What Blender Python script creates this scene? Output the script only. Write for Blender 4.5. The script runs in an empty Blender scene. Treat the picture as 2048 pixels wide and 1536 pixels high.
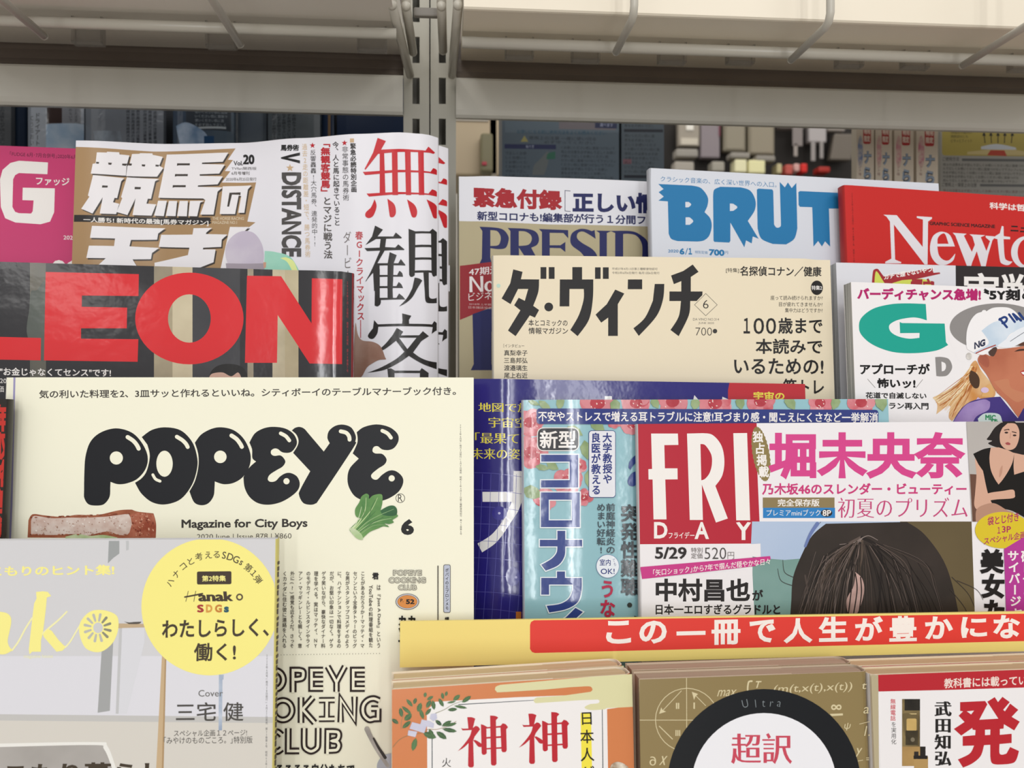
import bpy, bmesh, math, random
import numpy as np
from mathutils import Vector, Matrix
from mathutils.geometry import delaunay_2d_cdt
random.seed(7)
SC = bpy.context.scene
COL = SC.collection
# ---------------------------------------------------------------- camera
F = 1600.0                       # focal length in pixels of the 2048 wide frame
YAW = math.radians(-4.4)         # camera turned slightly to the right of the rack's normal
EYE = Vector((0, 0, 1.35))
cam = bpy.data.cameras.new('camera')
cam.sensor_width = 36.0
cam.lens = 36.0 * F / 2048
cam.clip_start = 0.01
cam.clip_end = 60
cam.dof.use_dof = True
cam.dof.focus_distance = 0.39
cam.dof.aperture_fstop = 13.0
camo = bpy.data.objects.new('camera', cam)
COL.objects.link(camo)
camo.location = EYE
camo.rotation_euler = (math.pi / 2, 0, YAW)
SC.camera = camo
RC = Matrix.Rotation(YAW, 3, 'Z')
def ray(px, py):
    return RC @ Vector(((px - 1024) / F, 1.0, -(py - 768) / F))
def at(px, py, Y):               # the point of the world plane y = Y seen at a pixel
    d = ray(px, py)
    return EYE + d * (Y / d.y)
# ---------------------------------------------------------------- world, lights, exposure
W = bpy.data.worlds.new('store_ambience')
SC.world = W
W.use_nodes = True
W.node_tree.nodes['Background'].inputs[0].default_value = (1.0, 0.985, 0.97, 1)
W.node_tree.nodes['Background'].inputs[1].default_value = 0.50
SC.view_settings.view_transform = 'Standard'
SC.view_settings.look = 'None'
SC.view_settings.exposure = -0.12
SC.view_settings.gamma = 1.0
SC.view_settings.use_curve_mapping = False
def area(name, loc, target, sx, sy, power, col=(1, 1, 1)):
    l = bpy.data.lights.new(name, 'AREA')
    l.shape = 'RECTANGLE'
    l.size = sx
    l.size_y = sy
    l.energy = power
    l.color = col
    o = bpy.data.objects.new(name, l)
    COL.objects.link(o)
    o.location = loc
    o.rotation_euler = (Vector(target) - Vector(loc)).to_track_quat('-Z', 'Y').to_euler()
    return o
for lx, pw in ((-2.6, 30), (-0.75, 30), (1.1, 30), (3.0, 30)):
    area('ceiling_tube_light', (lx, -3.2, 2.75), (lx, -3.2, 0), 0.16, 4.6, pw * .6, (1, 0.98, 0.95))
for wx, ww, pw in ((-0.62, 0.20, 17), (0.40, 0.13, 24), (0.83, 0.15, 12)):      # tall lights added behind the camera for cover glare and frontal fill
    area('added_streak_light', (wx, -4.0, 1.45), (0.1, 0.4, 1.35), ww, 2.1, pw, (0.97, 0.985, 1))
area('ceiling_panel_light', (0.3, -0.9, 2.75), (0.3, 0.1, 1.3), 2.4, 0.5, 15, (1, 0.98, 0.96))
area('next_aisle_light', (0.4, 1.6, 2.75), (0.6, 2.0, 1.2), 2.4, 0.6, 14, (1, 0.96, 0.9))
# ---------------------------------------------------------------- materials
MATS = {}
def lin(h):
    h = h.lstrip('#')
    r = []
    for i in (0, 2, 4):
        c = int(h[i:i + 2], 16) / 255
        r.append(c / 12.92 if c <= 0.04045 else ((c + 0.055) / 1.055) ** 2.4)
    return (*r, 1)
def mat(hexc, gloss='print', hex2=None, scale=60, sharp=0.15):
    key = (hexc, gloss, hex2, scale)
    if key in MATS:
        return MATS[key]
    m = bpy.data.materials.new('m_%s_%s' % (hexc, gloss))
    m.use_nodes = True
    nt = m.node_tree
    b = nt.nodes['Principled BSDF']
    b.inputs['Base Color'].default_value = lin(hexc)
    rough, spec, bump, bs = {'print': (0.42, 0.24, 0.02, 14), 'matt': (0.6, 0.3, 0.0, 20), 'gloss': (0.13, 0.8, 0.17, 22),
                             'paper': (0.85, 0.15, 0.0, 10), 'metal': (0.3, 0.45, 0.03, 60), 'semi': (0.24, 0.4, 0.06, 10),
                             'clear': (0.1, 0.5, 0.1, 30), 'film': (0.12, 0.6, 0.5, 26)}[gloss]
    b.inputs['Roughness'].default_value = rough
    b.inputs['Specular IOR Level'].default_value = spec
    tc = nt.nodes.new('ShaderNodeTexCoord')
    if hex2:
        n = nt.nodes.new('ShaderNodeTexNoise')
        n.inputs['Scale'].default_value = scale
        n.inputs['Detail'].default_value = 4
        nt.links.new(tc.outputs['Object'], n.inputs['Vector'])
        r = nt.nodes.new('ShaderNodeValToRGB')
        r.color_ramp.elements[0].position = 0.5 - sharp
        r.color_ramp.elements[1].position = 0.5 + sharp
        r.color_ramp.elements[0].color = lin(hexc)
        r.color_ramp.elements[1].color = lin(hex2)
        nt.links.new(n.outputs['Fac'], r.inputs['Fac'])
        nt.links.new(r.outputs['Color'], b.inputs['Base Color'])
    if bump:
        n = nt.nodes.new('ShaderNodeTexNoise')
        n.inputs['Scale'].default_value = bs
        n.inputs['Detail'].default_value = 5
        nt.links.new(tc.outputs['Object'], n.inputs['Vector'])
        p = nt.nodes.new('ShaderNodeBump')
        p.inputs['Strength'].default_value = bump
        p.inputs['Distance'].default_value = 0.004
        nt.links.new(n.outputs['Fac'], p.inputs['Height'])
        nt.links.new(p.outputs['Normal'], b.inputs['Normal'])
    if gloss == 'clear':
        b.inputs['Alpha'].default_value = 0.28
    MATS[key] = m
    return m
def pages(hexa, hexb, scale=1400):    # fine leaves of a page block, lines across its thickness
    key = ('pages', hexa, hexb, scale)
    if key in MATS:
        return MATS[key]
    m = bpy.data.materials.new('m_pages_%s' % hexa)
    m.use_nodes = True
    nt = m.node_tree
    b = nt.nodes['Principled BSDF']
    b.inputs['Roughness'].default_value = 0.8
    tc = nt.nodes.new('ShaderNodeTexCoord')
    mp = nt.nodes.new('ShaderNodeMapping')
    mp.inputs['Scale'].default_value = (6, 6, scale)
    n = nt.nodes.new('ShaderNodeTexNoise')
    n.inputs['Scale'].default_value = 1.0
    n.inputs['Detail'].default_value = 2
    r = nt.nodes.new('ShaderNodeValToRGB')
    r.color_ramp.elements[0].position = 0.35
    r.color_ramp.elements[1].position = 0.65
    r.color_ramp.elements[0].color = lin(hexa)
    r.color_ramp.elements[1].color = lin(hexb)
    nt.links.new(tc.outputs['Object'], mp.inputs['Vector'])
    nt.links.new(mp.outputs['Vector'], n.inputs['Vector'])
    nt.links.new(n.outputs['Fac'], r.inputs['Fac'])
    nt.links.new(r.outputs['Color'], b.inputs['Base Color'])
    MATS[key] = m
    return m
# ---------------------------------------------------------------- objects
LINK = []
def mesh_obj(name, verts, faces, m, parent=None, smooth=False):
    me = bpy.data.meshes.new(name)
    me.from_pydata([tuple(v) for v in verts], [], faces)
    if isinstance(m, (list, tuple)):
        for k in m:
            me.materials.append(k)
    else:
        me.materials.append(m)
    if smooth:
        me.polygons.foreach_set('use_smooth', [True] * len(me.polygons))
    me.update()
    o = bpy.data.objects.new(name, me)
    o.parent = parent
    LINK.append(o)
    return o
def bm_obj(name, bm, m, parent=None, smooth=False):
    me = bpy.data.meshes.new(name)
    bm.to_mesh(me)
    bm.free()
    me.materials.append(m)
    if smooth:
        me.polygons.foreach_set('use_smooth', [True] * len(me.polygons))
    o = bpy.data.objects.new(name, me)
    o.parent = parent
    LINK.append(o)
    return o
def tag(o, label=None, cat=None, group=None, kind=None):
    if label: o['label'] = label
    if cat: o['category'] = cat
    if group: o['group'] = group
    if kind: o['kind'] = kind
    return o
def thing(name, label, cat, M=None, group=None):
    o = bpy.data.objects.new(name, None)
    o.empty_display_size = 0.02
    if M is not None:
        o.matrix_world = M
    LINK.append(o)
    return tag(o, label, cat, group)
def add_box(bm, lo, hi, bev=0.0, mtx=None):
    lo = Vector(lo); hi = Vector(hi)
    r = bmesh.ops.create_cube(bm, size=1)
    vs = r['verts']
    for v in vs:
        v.co = Vector(((lo.x + hi.x) / 2 + v.co.x * (hi.x - lo.x), (lo.y + hi.y) / 2 + v.co.y * (hi.y - lo.y), (lo.z + hi.z) / 2 + v.co.z * (hi.z - lo.z)))
    if bev:
        es = list({e for v in vs for e in v.link_edges})
        g = bmesh.ops.bevel(bm, geom=es, offset=bev, segments=2, affect='EDGES', profile=0.5)
        vs = list({v for v in g['verts']} | {v for v in vs if v.is_valid})
    if mtx:
        for v in vs:
            v.co = mtx @ v.co
    return bm
def box(lo, hi, bev=0.0):
    return add_box(bmesh.new(), lo, hi, bev)
def add_tube(bm, pts, r, seg=12, caps=True):
    pts = [Vector(p) for p in pts]
    rings = []
    ref = None
    for i, p in enumerate(pts):
        d = (pts[min(i + 1, len(pts) - 1)] - pts[max(i - 1, 0)]).normalized()
        if ref is None:
            ref = d.orthogonal().normalized()
        a = (ref - d * ref.dot(d)).normalized()
        ref = a
        b = d.cross(a)
        rr = r[i] if isinstance(r, (list, tuple)) else r
        rings.append([bm.verts.new(p + a * rr * math.cos(2 * math.pi * k / seg) + b * rr * math.sin(2 * math.pi * k / seg)) for k in range(seg)])
    for i in range(len(rings) - 1):
        for k in range(seg):
            bm.faces.new((rings[i][k], rings[i][(k + 1) % seg], rings[i + 1][(k + 1) % seg], rings[i + 1][k]))
    if caps:
        bm.faces.new(list(reversed(rings[0])))
        bm.faces.new(rings[-1])
    return bm
# ---------------------------------------------------------------- 2D tracing helpers (paths in enlarged crops -> photo pixels)
CR = {1: (140, 260, .20508), 2: (520, 255, .20187), 3: (640, 540, .15137), 4: (140, 830, .20508), 5: (480, 830, .22949), 6: (910, 345, .19531),
      7: (1285, 330, .20508), 8: (1648, 365, .19531), 9: (980, 505, .22461), 10: (1688, 600, .17578), 11: (1270, 840, .14648), 12: (1500, 840, .21973),
      13: (1900, 840, .26042), 14: (930, 790, .17578), 15: (930, 1000, .17578), 16: (0, 1070, .19531), 17: (280, 1070, .19531), 18: (540, 1290, .16015),
      19: (780, 1310, .14713), 20: (1040, 1310, .14713), 21: (1260, 1310, .14713), 22: (1540, 1310, .14714), 23: (1748, 1310, .14713),
      24: (540, 1120, .19531), 25: (920, 225, .19531), 26: (1320, 230, .19531), 0: (0, 0, 1.0),
      31: (0, 0, .345), 32: (650, 0, .345), 33: (1348, 0, .345), 34: (0, 480, .345), 35: (650, 480, .345), 36: (1348, 480, .345),
      37: (0, 1006, .345), 38: (650, 1006, .345), 39: (1348, 1006, .345)}
def parse(n, s):
    ox, oy, k = CR[n]
    r = []
    for t in s.split():
        c = t.endswith('!')
        x, y = t.rstrip('!').split(',')
        r.append((ox + float(x) * k, oy + float(y) * k, c))
    return r
def L(n, s):
    return [(x, y) for x, y, _ in parse(n, s)]
def cat(p0, p1, p2, p3, t):
    def f(a, b, c, d):
        return 0.5 * ((2 * b) + (-a + c) * t + (2 * a - 5 * b + 4 * c - d) * t * t + (-a + 3 * b - 3 * c + d) * t ** 3)
    return (f(p0[0], p1[0], p2[0], p3[0]), f(p0[1], p1[1], p2[1], p3[1]))
def C(n, s, closed=True, steps=6):
    p = parse(n, s)
    N = len(p)
    out = []
    for i in range(N if closed else N - 1):
        a, b = p[i], p[(i + 1) % N]
        z = p[i - 1] if (closed or i > 0) else a
        c = p[(i + 2) % N] if (closed or i + 2 < N) else b
        if a[2] and b[2]:
            out.append((a[0], a[1]))
            continue
        if a[2]: z = a
        if b[2]: c = b
        for k in range(steps):
            out.append(cat(z, a, b, c, k / steps))
    if not closed:
        out.append(p[-1][:2])
    return out
def E(n, cx, cy, rx, ry=None, k=32, a0=0, a1=360, rot=0):
    ry = ry or rx
    ox, oy, s = CR[n]
    full = abs(a1 - a0) >= 360
    m = k if full else k + 1
    r = []
    cr, sr = math.cos(math.radians(rot)), math.sin(math.radians(rot))
    for i in range(m):
        a = math.radians(a0 + (a1 - a0) * i / k)
        x, y = rx * math.cos(a), ry * math.sin(a)
        r.append((ox + (cx + x * cr - y * sr) * s, oy + (cy + x * sr + y * cr) * s))
    return r
def RR(x0, y0, x1, y1, r, sl=0.0, sh=0.0):     # rounded rectangle in pixels
    out = []
    for cx, cy, a in ((x1 - r, y0 + r, -90), (x1 - r, y1 - r, 0), (x0 + r, y1 - r, 90), (x0 + r, y0 + r, 180)):
        for k in range(5):
            t = math.radians(a + 22.5 * k)
            out.append((cx + r * math.cos(t), cy + r * math.sin(t)))
    return [(x + sh * (y - y0), y + sl * (x - x0)) for x, y in out]
def Q(x0, y0, x1, y1, sl=0.0, sh=0.0):
    return [(x + sh * (y - y0), y + sl * (x - x0)) for x, y in ((x0, y0), (x1, y0), (x1, y1), (x0, y1))]
def stroke(pts, w, w2=None, rnd=True):          # pixel polyline -> outline of a pen stroke
    w2 = w if w2 is None else w2
    N = len(pts)
    lft, rgt = [], []
    for i, p in enumerate(pts):
        a = pts[max(i - 1, 0)]; b = pts[min(i + 1, N - 1)]
        if 0 < i < N - 1:
            d1 = Vector((p[0] - a[0], p[1] - a[1])).normalized(); d2 = Vector((b[0] - p[0], b[1] - p[1])).normalized()
            d = (d1 + d2)
            if d.length < 1e-4: d = d1
            d.normalize()
            k = 1 / max(0.45, d.dot(d1))
        else:
            d = Vector((b[0] - a[0], b[1] - a[1])).normalized()
            k = 1
        h = (w + (w2 - w) * i / (N - 1)) / 2 * k
        lft.append((p[0] + d.y * h, p[1] - d.x * h))
        rgt.append((p[0] - d.y * h, p[1] + d.x * h))
    if rnd:
        def cap(c, q0, r):
            a0 = math.atan2(q0[1] - c[1], q0[0] - c[0])
            return [(c[0] + r * math.cos(a0 + math.pi * k / 6), c[1] + r * math.sin(a0 + math.pi * k / 6)) for k in range(1, 6)]
        return lft + cap(pts[-1], lft[-1], w2 / 2) + rgt[::-1] + cap(pts[0], rgt[0], w / 2)
    return lft + rgt[::-1]
def S(n, s, w, w2=None, rnd=True, smooth=True):
    k = CR[n][2]
    pts = C(n, s, closed=False) if smooth else L(n, s)
    return stroke(pts, w * k, None if w2 is None else w2 * k, rnd)
# ---------------------------------------------------------------- lettering outlines from Blender's own font
TC = bpy.data.curves.new('lettering_source', 'FONT')
TC.size = 1
TC.fill_mode = 'NONE'
TC.dimensions = '2D'
TC.resolution_u = 3
TO = bpy.data.objects.new('lettering_source', TC)
COL.objects.link(TO)
GL = {}
def glyphs(s):
    if s in GL:
        return GL[s]
    TC.body = s
    dg = bpy.context.evaluated_depsgraph_get()
    me = bpy.data.meshes.new_from_object(TO.evaluated_get(dg))
    nxt = {e.vertices[0]: e.vertices[1] for e in me.edges}
    co = [tuple(v.co[:2]) for v in me.vertices]
    bpy.data.meshes.remove(me)
    seen = set()
    out = []
    for st in list(nxt):
        if st in seen:
            continue
        lp = []
        v = st
        while v not in seen and v in nxt:
            seen.add(v)
            if not lp or (abs(co[v][0] - lp[-1][0]) + abs(co[v][1] - lp[-1][1])) > 1e-5:
                lp.append(co[v])
            v = nxt[v]
        if len(lp) > 2:
            if sum(abs(a - b) for a, b in zip(lp[0], lp[-1])) < 1e-5:
                lp.pop()
            out.append(lp)
    GL[s] = out
    return out
def sarea(lp):
    return sum(lp[i - 1][0] * lp[i][1] - lp[i][0] * lp[i - 1][1] for i in range(len(lp))) / 2
def offset(loops, bx, by=None):
    by = bx if by is None else by
    if not bx and not by:
        return loops
    sg = 1 if sum(sarea(l) for l in loops) > 0 else -1
    out = []
    for lp in loops:
        N = len(lp)
        r = []
        for i, p in enumerate(lp):
            a, b = lp[i - 1], lp[(i + 1) % N]
            d1 = Vector((p[0] - a[0], p[1] - a[1])); d2 = Vector((b[0] - p[0], b[1] - p[1]))
            if d1.length < 1e-7 or d2.length < 1e-7:
                r.append(p)
                continue
            n1 = Vector((d1.y, -d1.x)).normalized() * sg; n2 = Vector((d2.y, -d2.x)).normalized() * sg
            o1 = Vector((n1.x * bx, n1.y * by)); o2 = Vector((n2.x * bx, n2.y * by))
            c = n1.dot(n2)
            if c > -0.6:
                # intersection of the two shifted edges
                m1, m2 = n1.dot(o1), n2.dot(o2)
                det = n1.x * n2.y - n1.y * n2.x
                if abs(det) < 0.12:
                    o = (o1 + o2) / 2
                else:
                    o = Vector(((m1 * n2.y - m2 * n1.y) / det, (n1.x * m2 - n2.x * m1) / det))
                mx = 2.2 * max(abs(bx), abs(by))
                if o.length > mx:
                    o = o.normalized() * mx
            else:
                o = (o1 + o2) / 2
            r.append((p[0] + o.x, p[1] + o.y))
        out.append(r)
    return out
def fill(loops, glyph=False):
    vs, es = [], []
    for lp in loops:
        b = len(vs)
        vs += [Vector(p) for p in lp]
        es += [(b + i, b + (i + 1) % len(lp)) for i in range(len(lp))]
    if not vs:
        return [], []
    r = delaunay_2d_cdt(vs, es, [], 0, 1e-7)
    V = np.array([tuple(v) for v in r[0]])
    T = np.array(r[2])
    c = V[T].mean(axis=1)
    A = np.array([tuple(p) for lp in loops for p in lp])
    B = np.array([tuple(p) for lp in loops for p in lp[1:] + lp[:1]])
    up = (A[None, :, 1] <= c[:, None, 1]) & (B[None, :, 1] > c[:, None, 1])
    dn = (A[None, :, 1] > c[:, None, 1]) & (B[None, :, 1] <= c[:, None, 1])
    cr = (B[None, :, 0] - A[None, :, 0]) * (c[:, None, 1] - A[None, :, 1]) - (c[:, None, 0] - A[None, :, 0]) * (B[None, :, 1] - A[None, :, 1])
    w = (up & (cr > 0)).sum(axis=1) - (dn & (cr < 0)).sum(axis=1)
    if glyph:
        sg = 1 if sum(sarea(l) for l in loops) > 0 else -1
        ok = w * sg > 0
    else:
        ok = (w != 0) if len(loops) == 1 else (w % 2) == 1
    return V.tolist(), T[ok].tolist()
# ---------------------------------------------------------------- a printed sheet standing in the scene
ROTV = set('ー「」『』()（）…〜［］[]—=')
SMALL = set('ぁぃぅぇぉっゃゅょァィゥェォッャュョ')
class Sheet:
    def __init__(s, root, A, ex, ey, n, hf=None, gloss='print', curved=False):
        s.root, s.O, s.ex, s.ey, s.n = root, A, ex, ey, n
        s.hf = hf or (lambda x: 0.0)
        s.gloss = gloss
        s.curved = curved
        s.lay = 0
        s.buckets = {}
        s.sl = 0.0
        s.sh = 0.0
        s.x0, s.x1 = -9, 9
    def uv(s, px, py):
        d = ray(px, py)
        h = 0.0
        for _ in range(4 if s.curved else 1):
            t = (s.O + s.n * h - EYE).dot(s.n) / d.dot(s.n)
            p = EYE + d * t - s.O
            x, y = p.dot(s.ex), p.dot(s.ey)
            h = s.hf(x)
        return x, y
    def put(s, loops, col, name='printed_lettering', m=None, hex2=None, scale=60, glyph=False):
        s.lay += 1
        z = 0.00002 + s.lay * 0.0000015
        k = CT.get(col, col)
        mm = m or mat(k, s.gloss, hex2, scale)
        lp = [[s.uv(*p) for p in l] for l in loops]
        # normalise: even-odd fill, CDT wants plain loops
        vs, fs = fill(lp, glyph)
        if name == 'title_lettering':
            name = 'title_letter'
            key = (name, mm.name + str(s.lay))
        else:
            key = (name, mm.name)
        b = s.buckets.setdefault(key, ([], [], mm))
        base = len(b[0])
        b[0].extend((x, y, z) for x, y in vs)
        b[1].extend(tuple(base + i for i in f) for f in fs)
    def T(s, txt, x0, y0, x1, y1, col='k', b=0.0, by=None, sl=None, sh=None, name='printed_lettering', lean=0.0, m=None, rows=None):
        lp = offset(glyphs(txt), b, by)
        if not lp:
            return
        xs = [p[0] for l in lp for p in l]; ys = [p[1] for l in lp for p in l]
        a, c, e, f = min(xs), max(xs), min(ys), max(ys)
        sl = s.sl if sl is None else sl
        sh = s.sh if sh is None else sh
        def fn(p):
            u = (p[0] - a) / (c - a); v = (f - p[1]) / max(1e-6, f - e)
            X = x0 + u * (x1 - x0); Y = y0 + v * (y1 - y0)
            return (X + sh * (Y - y0) + lean * (1 - v) * (y1 - y0), Y + sl * (X - x0))
        if name == 'title_lettering' and len(txt) > 1:
            k = 0
            for ch in txt:
                if ch == ' ':
                    continue
                n_ = len(glyphs(ch))
                s.put([[fn(p) for p in l] for l in lp[k:k + n_]], col, name, m=m, glyph=True)
                k += n_
        else:
            s.put([[fn(p) for p in l] for l in lp], col, name, m=m, glyph=True)
    def R(s, txt, x0, y0, x1, y1, col='k', b=0.0, by=None, name='printed_lettering', sh=0.0):   # text turned clockwise, reading downwards
        lp = offset(glyphs(txt), b, by)
        xs = [p[0] for l in lp for p in l]; ys = [p[1] for l in lp for p in l]
        a, c, e, f = min(xs), max(xs), min(ys), max(ys)
        def fn(p):
            u = (p[0] - a) / (c - a); v = (p[1] - e) / max(1e-6, f - e)
            Y = y0 + u * (y1 - y0)
            return (x0 + v * (x1 - x0) + sh * (Y - y0), Y)
        s.put([[fn(p) for p in l] for l in lp], col, name, glyph=True)
    def V(s, txt, xc, y0, y1, w, col='k', b=0.0, by=None, sh=0.0, name='printed_lettering'):    # upright column of characters
        n = len(txt)
        pit = (y1 - y0) / n
        alls = []
        for i, ch in enumerate(txt):
            if ch in ' 　':
                continue
            lp = offset(glyphs(ch), b, by)
            if not lp:
                continue
            cy = y0 + (i + .5) * pit
            cx = xc + sh * (cy - y0)
            ascii_ = ord(ch) < 128
            if ascii_:
                xs = [p[0] for l in lp for p in l]
                mx = (min(xs) + max(xs)) / 2
            else:
                mx = 0.5
            for l in lp:
                q = []
                for x, y in l:
                    u, v = x - mx, 0.38 - y
                    if ch in ROTV:
                        u, v = -v, u
                    if ch in '、。':
                        u += .55; v -= .6
                    if ch in SMALL:
                        u += .1; v -= .1
                    q.append((cx + u * w, cy + v * pit * 0.98))
                alls.append(q)
        s.put(alls, col, name, glyph=True)
    def G(s, ch, cx, cy, w, h, rot=0, col='k', b=0.0, name='printed_lettering'):                # one glyph, turned
        lp = offset(glyphs(ch), b)
        xs = [p[0] for l in lp for p in l]; ys = [p[1] for l in lp for p in l]
        mx, my = (min(xs) + max(xs)) / 2, (min(ys) + max(ys)) / 2
        c_, s_ = math.cos(math.radians(rot)), math.sin(math.radians(rot))
        s.put([[(cx + (x - mx) * w * c_ + (y - my) * h * s_, cy + (x - mx) * w * s_ - (y - my) * h * c_) for x, y in l] for l in lp], col, name, glyph=True)
    def done(s):
        for (name, _), (vs, fs, mm) in s.buckets.items():
            if not fs:
                continue
            bm = bmesh.new()
            bv = [bm.verts.new(v) for v in vs]
            for f in fs:
                try:
                    bm.faces.new([bv[i] for i in f])
                except ValueError:
                    pass
            for xc, side in ((s.x0, -1), (s.x1, 1)):        # print ends where the sheet ends
                bmesh.ops.bisect_plane(bm, geom=bm.verts[:] + bm.edges[:] + bm.faces[:], plane_co=(xc, 0, 0), plane_no=(side, 0, 0), clear_outer=True)
            bmesh.ops.bisect_plane(bm, geom=bm.verts[:] + bm.edges[:] + bm.faces[:], plane_co=(0, 0, 0), plane_no=(0, -1, 0), clear_outer=True)
            if getattr(s, 'top', None):
                (xa, ya), (xb, yb) = s.top
                bmesh.ops.bisect_plane(bm, geom=bm.verts[:] + bm.edges[:] + bm.faces[:], plane_co=(xa, ya, 0), plane_no=(-(yb - ya), xb - xa, 0), clear_outer=True)
            if s.curved:
                for x in s.grid[1:-1]:
                    bmesh.ops.bisect_plane(bm, geom=bm.verts[:] + bm.edges[:] + bm.faces[:], plane_co=(x, 0, 0), plane_no=(1, 0, 0))
                for v in bm.verts:
                    v.co.z += s.hf(v.co.x)
            bmesh.ops.recalc_face_normals(bm, faces=bm.faces)
            for f in bm.faces:
                if f.normal.z < 0:
                    f.normal_flip()
            if len(bm.faces):
                o = bm_obj(name, bm, mm, s.root, smooth=s.curved)
                if name not in ('title_letter', 'printed_badge', 'white_disc', 'black_ring', 'red_panel', 'red_band'):
                    o['kind'] = 'stuff'
            else:
                bm.free()
        s.buckets = {}
CT = {'k': '141212', 'w': 'f0ebe6'}
def frame_of(px, y0, tilt, yaw, zb):
    psi = math.radians(yaw); t = math.radians(tilt)
    ex = Vector((math.cos(psi), math.sin(psi), 0))
    n0 = Vector((math.sin(psi), -math.cos(psi), 0))
    up = Vector((0, 0, 1))
    ey = up * math.cos(t) - n0 * math.sin(t)
    n = n0 * math.cos(t) + up * math.sin(t)
    A = at(px, 768, y0)
    O = A + ey * ((zb - EYE.z) / math.cos(t))
    M = Matrix.Translation(O) @ Matrix((ex, ey, n)).transposed().to_4x4()
    return O, ex, ey, n, M
def interp(tab, x):
    if x <= tab[0][0]: return tab[0][1]
    for (a, u), (b, v) in zip(tab, tab[1:]):
        if x <= b:
            t = (x - a) / (b - a)
            t = t * t * (3 - 2 * t)
            return u + (v - u) * t
    return tab[-1][1]
def slab(name, cols, z0, z1, hf, m, root, bev_left=0, bev_right=0, smooth=False):
    """a bent slab: cols = list of (x, ybottom, ytop) columns, between depths z0 (front) and z1 (back)"""
    vs, fs = [], []
    n = len(cols)
    for x, yb, yt in cols:
        h = hf(x)
        for z in (z0, z1):
            vs.append((x, yb, h + z)); vs.append((x, yt, h + z))
    for x, yb, yt in cols:
        vs.append((x, yb, hf(x) + z0)); vs.append((x, yt, hf(x) + z0))
    for i in range(n - 1):
        a, b = 4 * i, 4 * i + 4
        f = 4 * n + 2 * i
        fs += [(f, f + 2, f + 3, f + 1), (a + 2, a + 3, b + 3, b + 2), (a + 1, b + 1, b + 3, a + 3), (a, a + 2, b + 2, b)]
    fs += [(0, 1, 3, 2), (4 * n - 4, 4 * n - 2, 4 * n - 1, 4 * n - 3)]
    o = mesh_obj(name, vs, fs, m, root)
    if smooth:
        for i in range(n - 1):
            o.data.polygons[4 * i].use_smooth = True
    return o
def magazine(name, label, tl, tr, y0, zb, col, thick=0.005, yaw=0, tilt=4, gloss='print', bend=None, llean=0.0, rlean=0.0,
             spine='left', spinecol=None, pg=('e6e2dc', 'b9b5b0'), group=None, cat='magazine', cover_t=0.00035, inset=0.0012, fan=0):
    px = (tl[0] + tr[0]) / 2
    O, ex, ey, n, M = frame_of(px, y0, tilt, yaw, zb)
    root = thing(name, label, cat, M, group)
    sh = Sheet(root, O, ex, ey, n, gloss=gloss)
    if bend:
        tab = [(sh.uv(p, 768)[0], h) for p, h in bend]
        sh.hf = lambda x: interp(tab, x)
        sh.curved = True
    a = sh.uv(*tl); b = sh.uv(*tr)
    sh.x0, sh.x1 = a[0] - llean * a[1] * 0, b[0]
    xl, xr = a[0], b[0]
    sh.x0 = min(xl, xl - llean * a[1]); sh.x1 = max(xr, xr + rlean * b[1])
    sh.top = (a, b)
    NC = 48 if bend else 8
    if bend:
        lo, hi = sh.x0, sh.x1
        grid = [lo + (hi - lo) * i / NC for i in range(NC + 1)]
        sh.grid = grid
        smooth_h = sh.hf
        gh = [smooth_h(x) for x in grid]
        def lin_h(x):
            t = (x - lo) / (hi - lo) * NC
            i = max(0, min(NC - 1, int(t)))
            f = max(0.0, min(1.0, t - i))
            return gh[i] * (1 - f) + gh[i + 1] * f
        sh.hf = lin_h
    def cols(i0=0.0, i1=0.0, it=0.0):
        r = []
        e0, e1 = sh.x0 + i0, sh.x1 - i1
        xs = [e0] + [x for x in (sh.grid if bend else [e0 + (e1 - e0) * i / NC for i in range(NC + 1)]) if e0 + 1e-5 < x < e1 - 1e-5] + [e1]
        for x in xs:
            t = (x - xl) / (xr - xl)
            r.append((x, it * 0.5, a[1] + (b[1] - a[1]) * t - it))
        return r
    mc = mat(col, gloss)
    slab('cover', cols(), 0.0, -cover_t, sh.hf, mc, root, smooth=bool(bend))
    slab('back_cover', cols(), -thick + cover_t, -thick, sh.hf, mc, root)
    li, ri = (0.0004, inset) if spine == 'left' else (inset, 0.0004)
    slab('page_block', cols(li, ri, inset * 0.8), -cover_t, -thick + cover_t, sh.hf, pages(*pg), root)
    ms = mat(spinecol or col, gloss)
    xs = sh.x0 if spine == 'left' else sh.x1
    yt = a[1] if spine == 'left' else b[1]
    sg = -1 if spine == 'left' else 1
    # rounded spine strip
    prof = [(xs + sg * 0.0009 * math.sin(math.pi * k / 6), -thick / 2 + thick / 2 * math.cos(math.pi * k / 6)) for k in range(7)]
    h = sh.hf(xs)
    vs = [(x, y, z + h) for (x, z) in prof for y in (0, yt)]
    fs = [(2 * i, 2 * i + 1, 2 * i + 3, 2 * i + 2) if sg < 0 else (2 * i, 2 * i + 2, 2 * i + 3, 2 * i + 1) for i in range(6)]
    mesh_obj('spine', vs, fs, ms, root, smooth=True)
    sh.thick = thick
    return sh
def copy_tree(o, parent=None):
    c = o.copy()
    LINK.append(c)
    if parent is not None:
        c.parent = parent
        c.matrix_parent_inverse = o.matrix_parent_inverse
    for ch in [x for x in LINK if x.parent is o]:
        copy_tree(ch, c)
    return c
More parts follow.
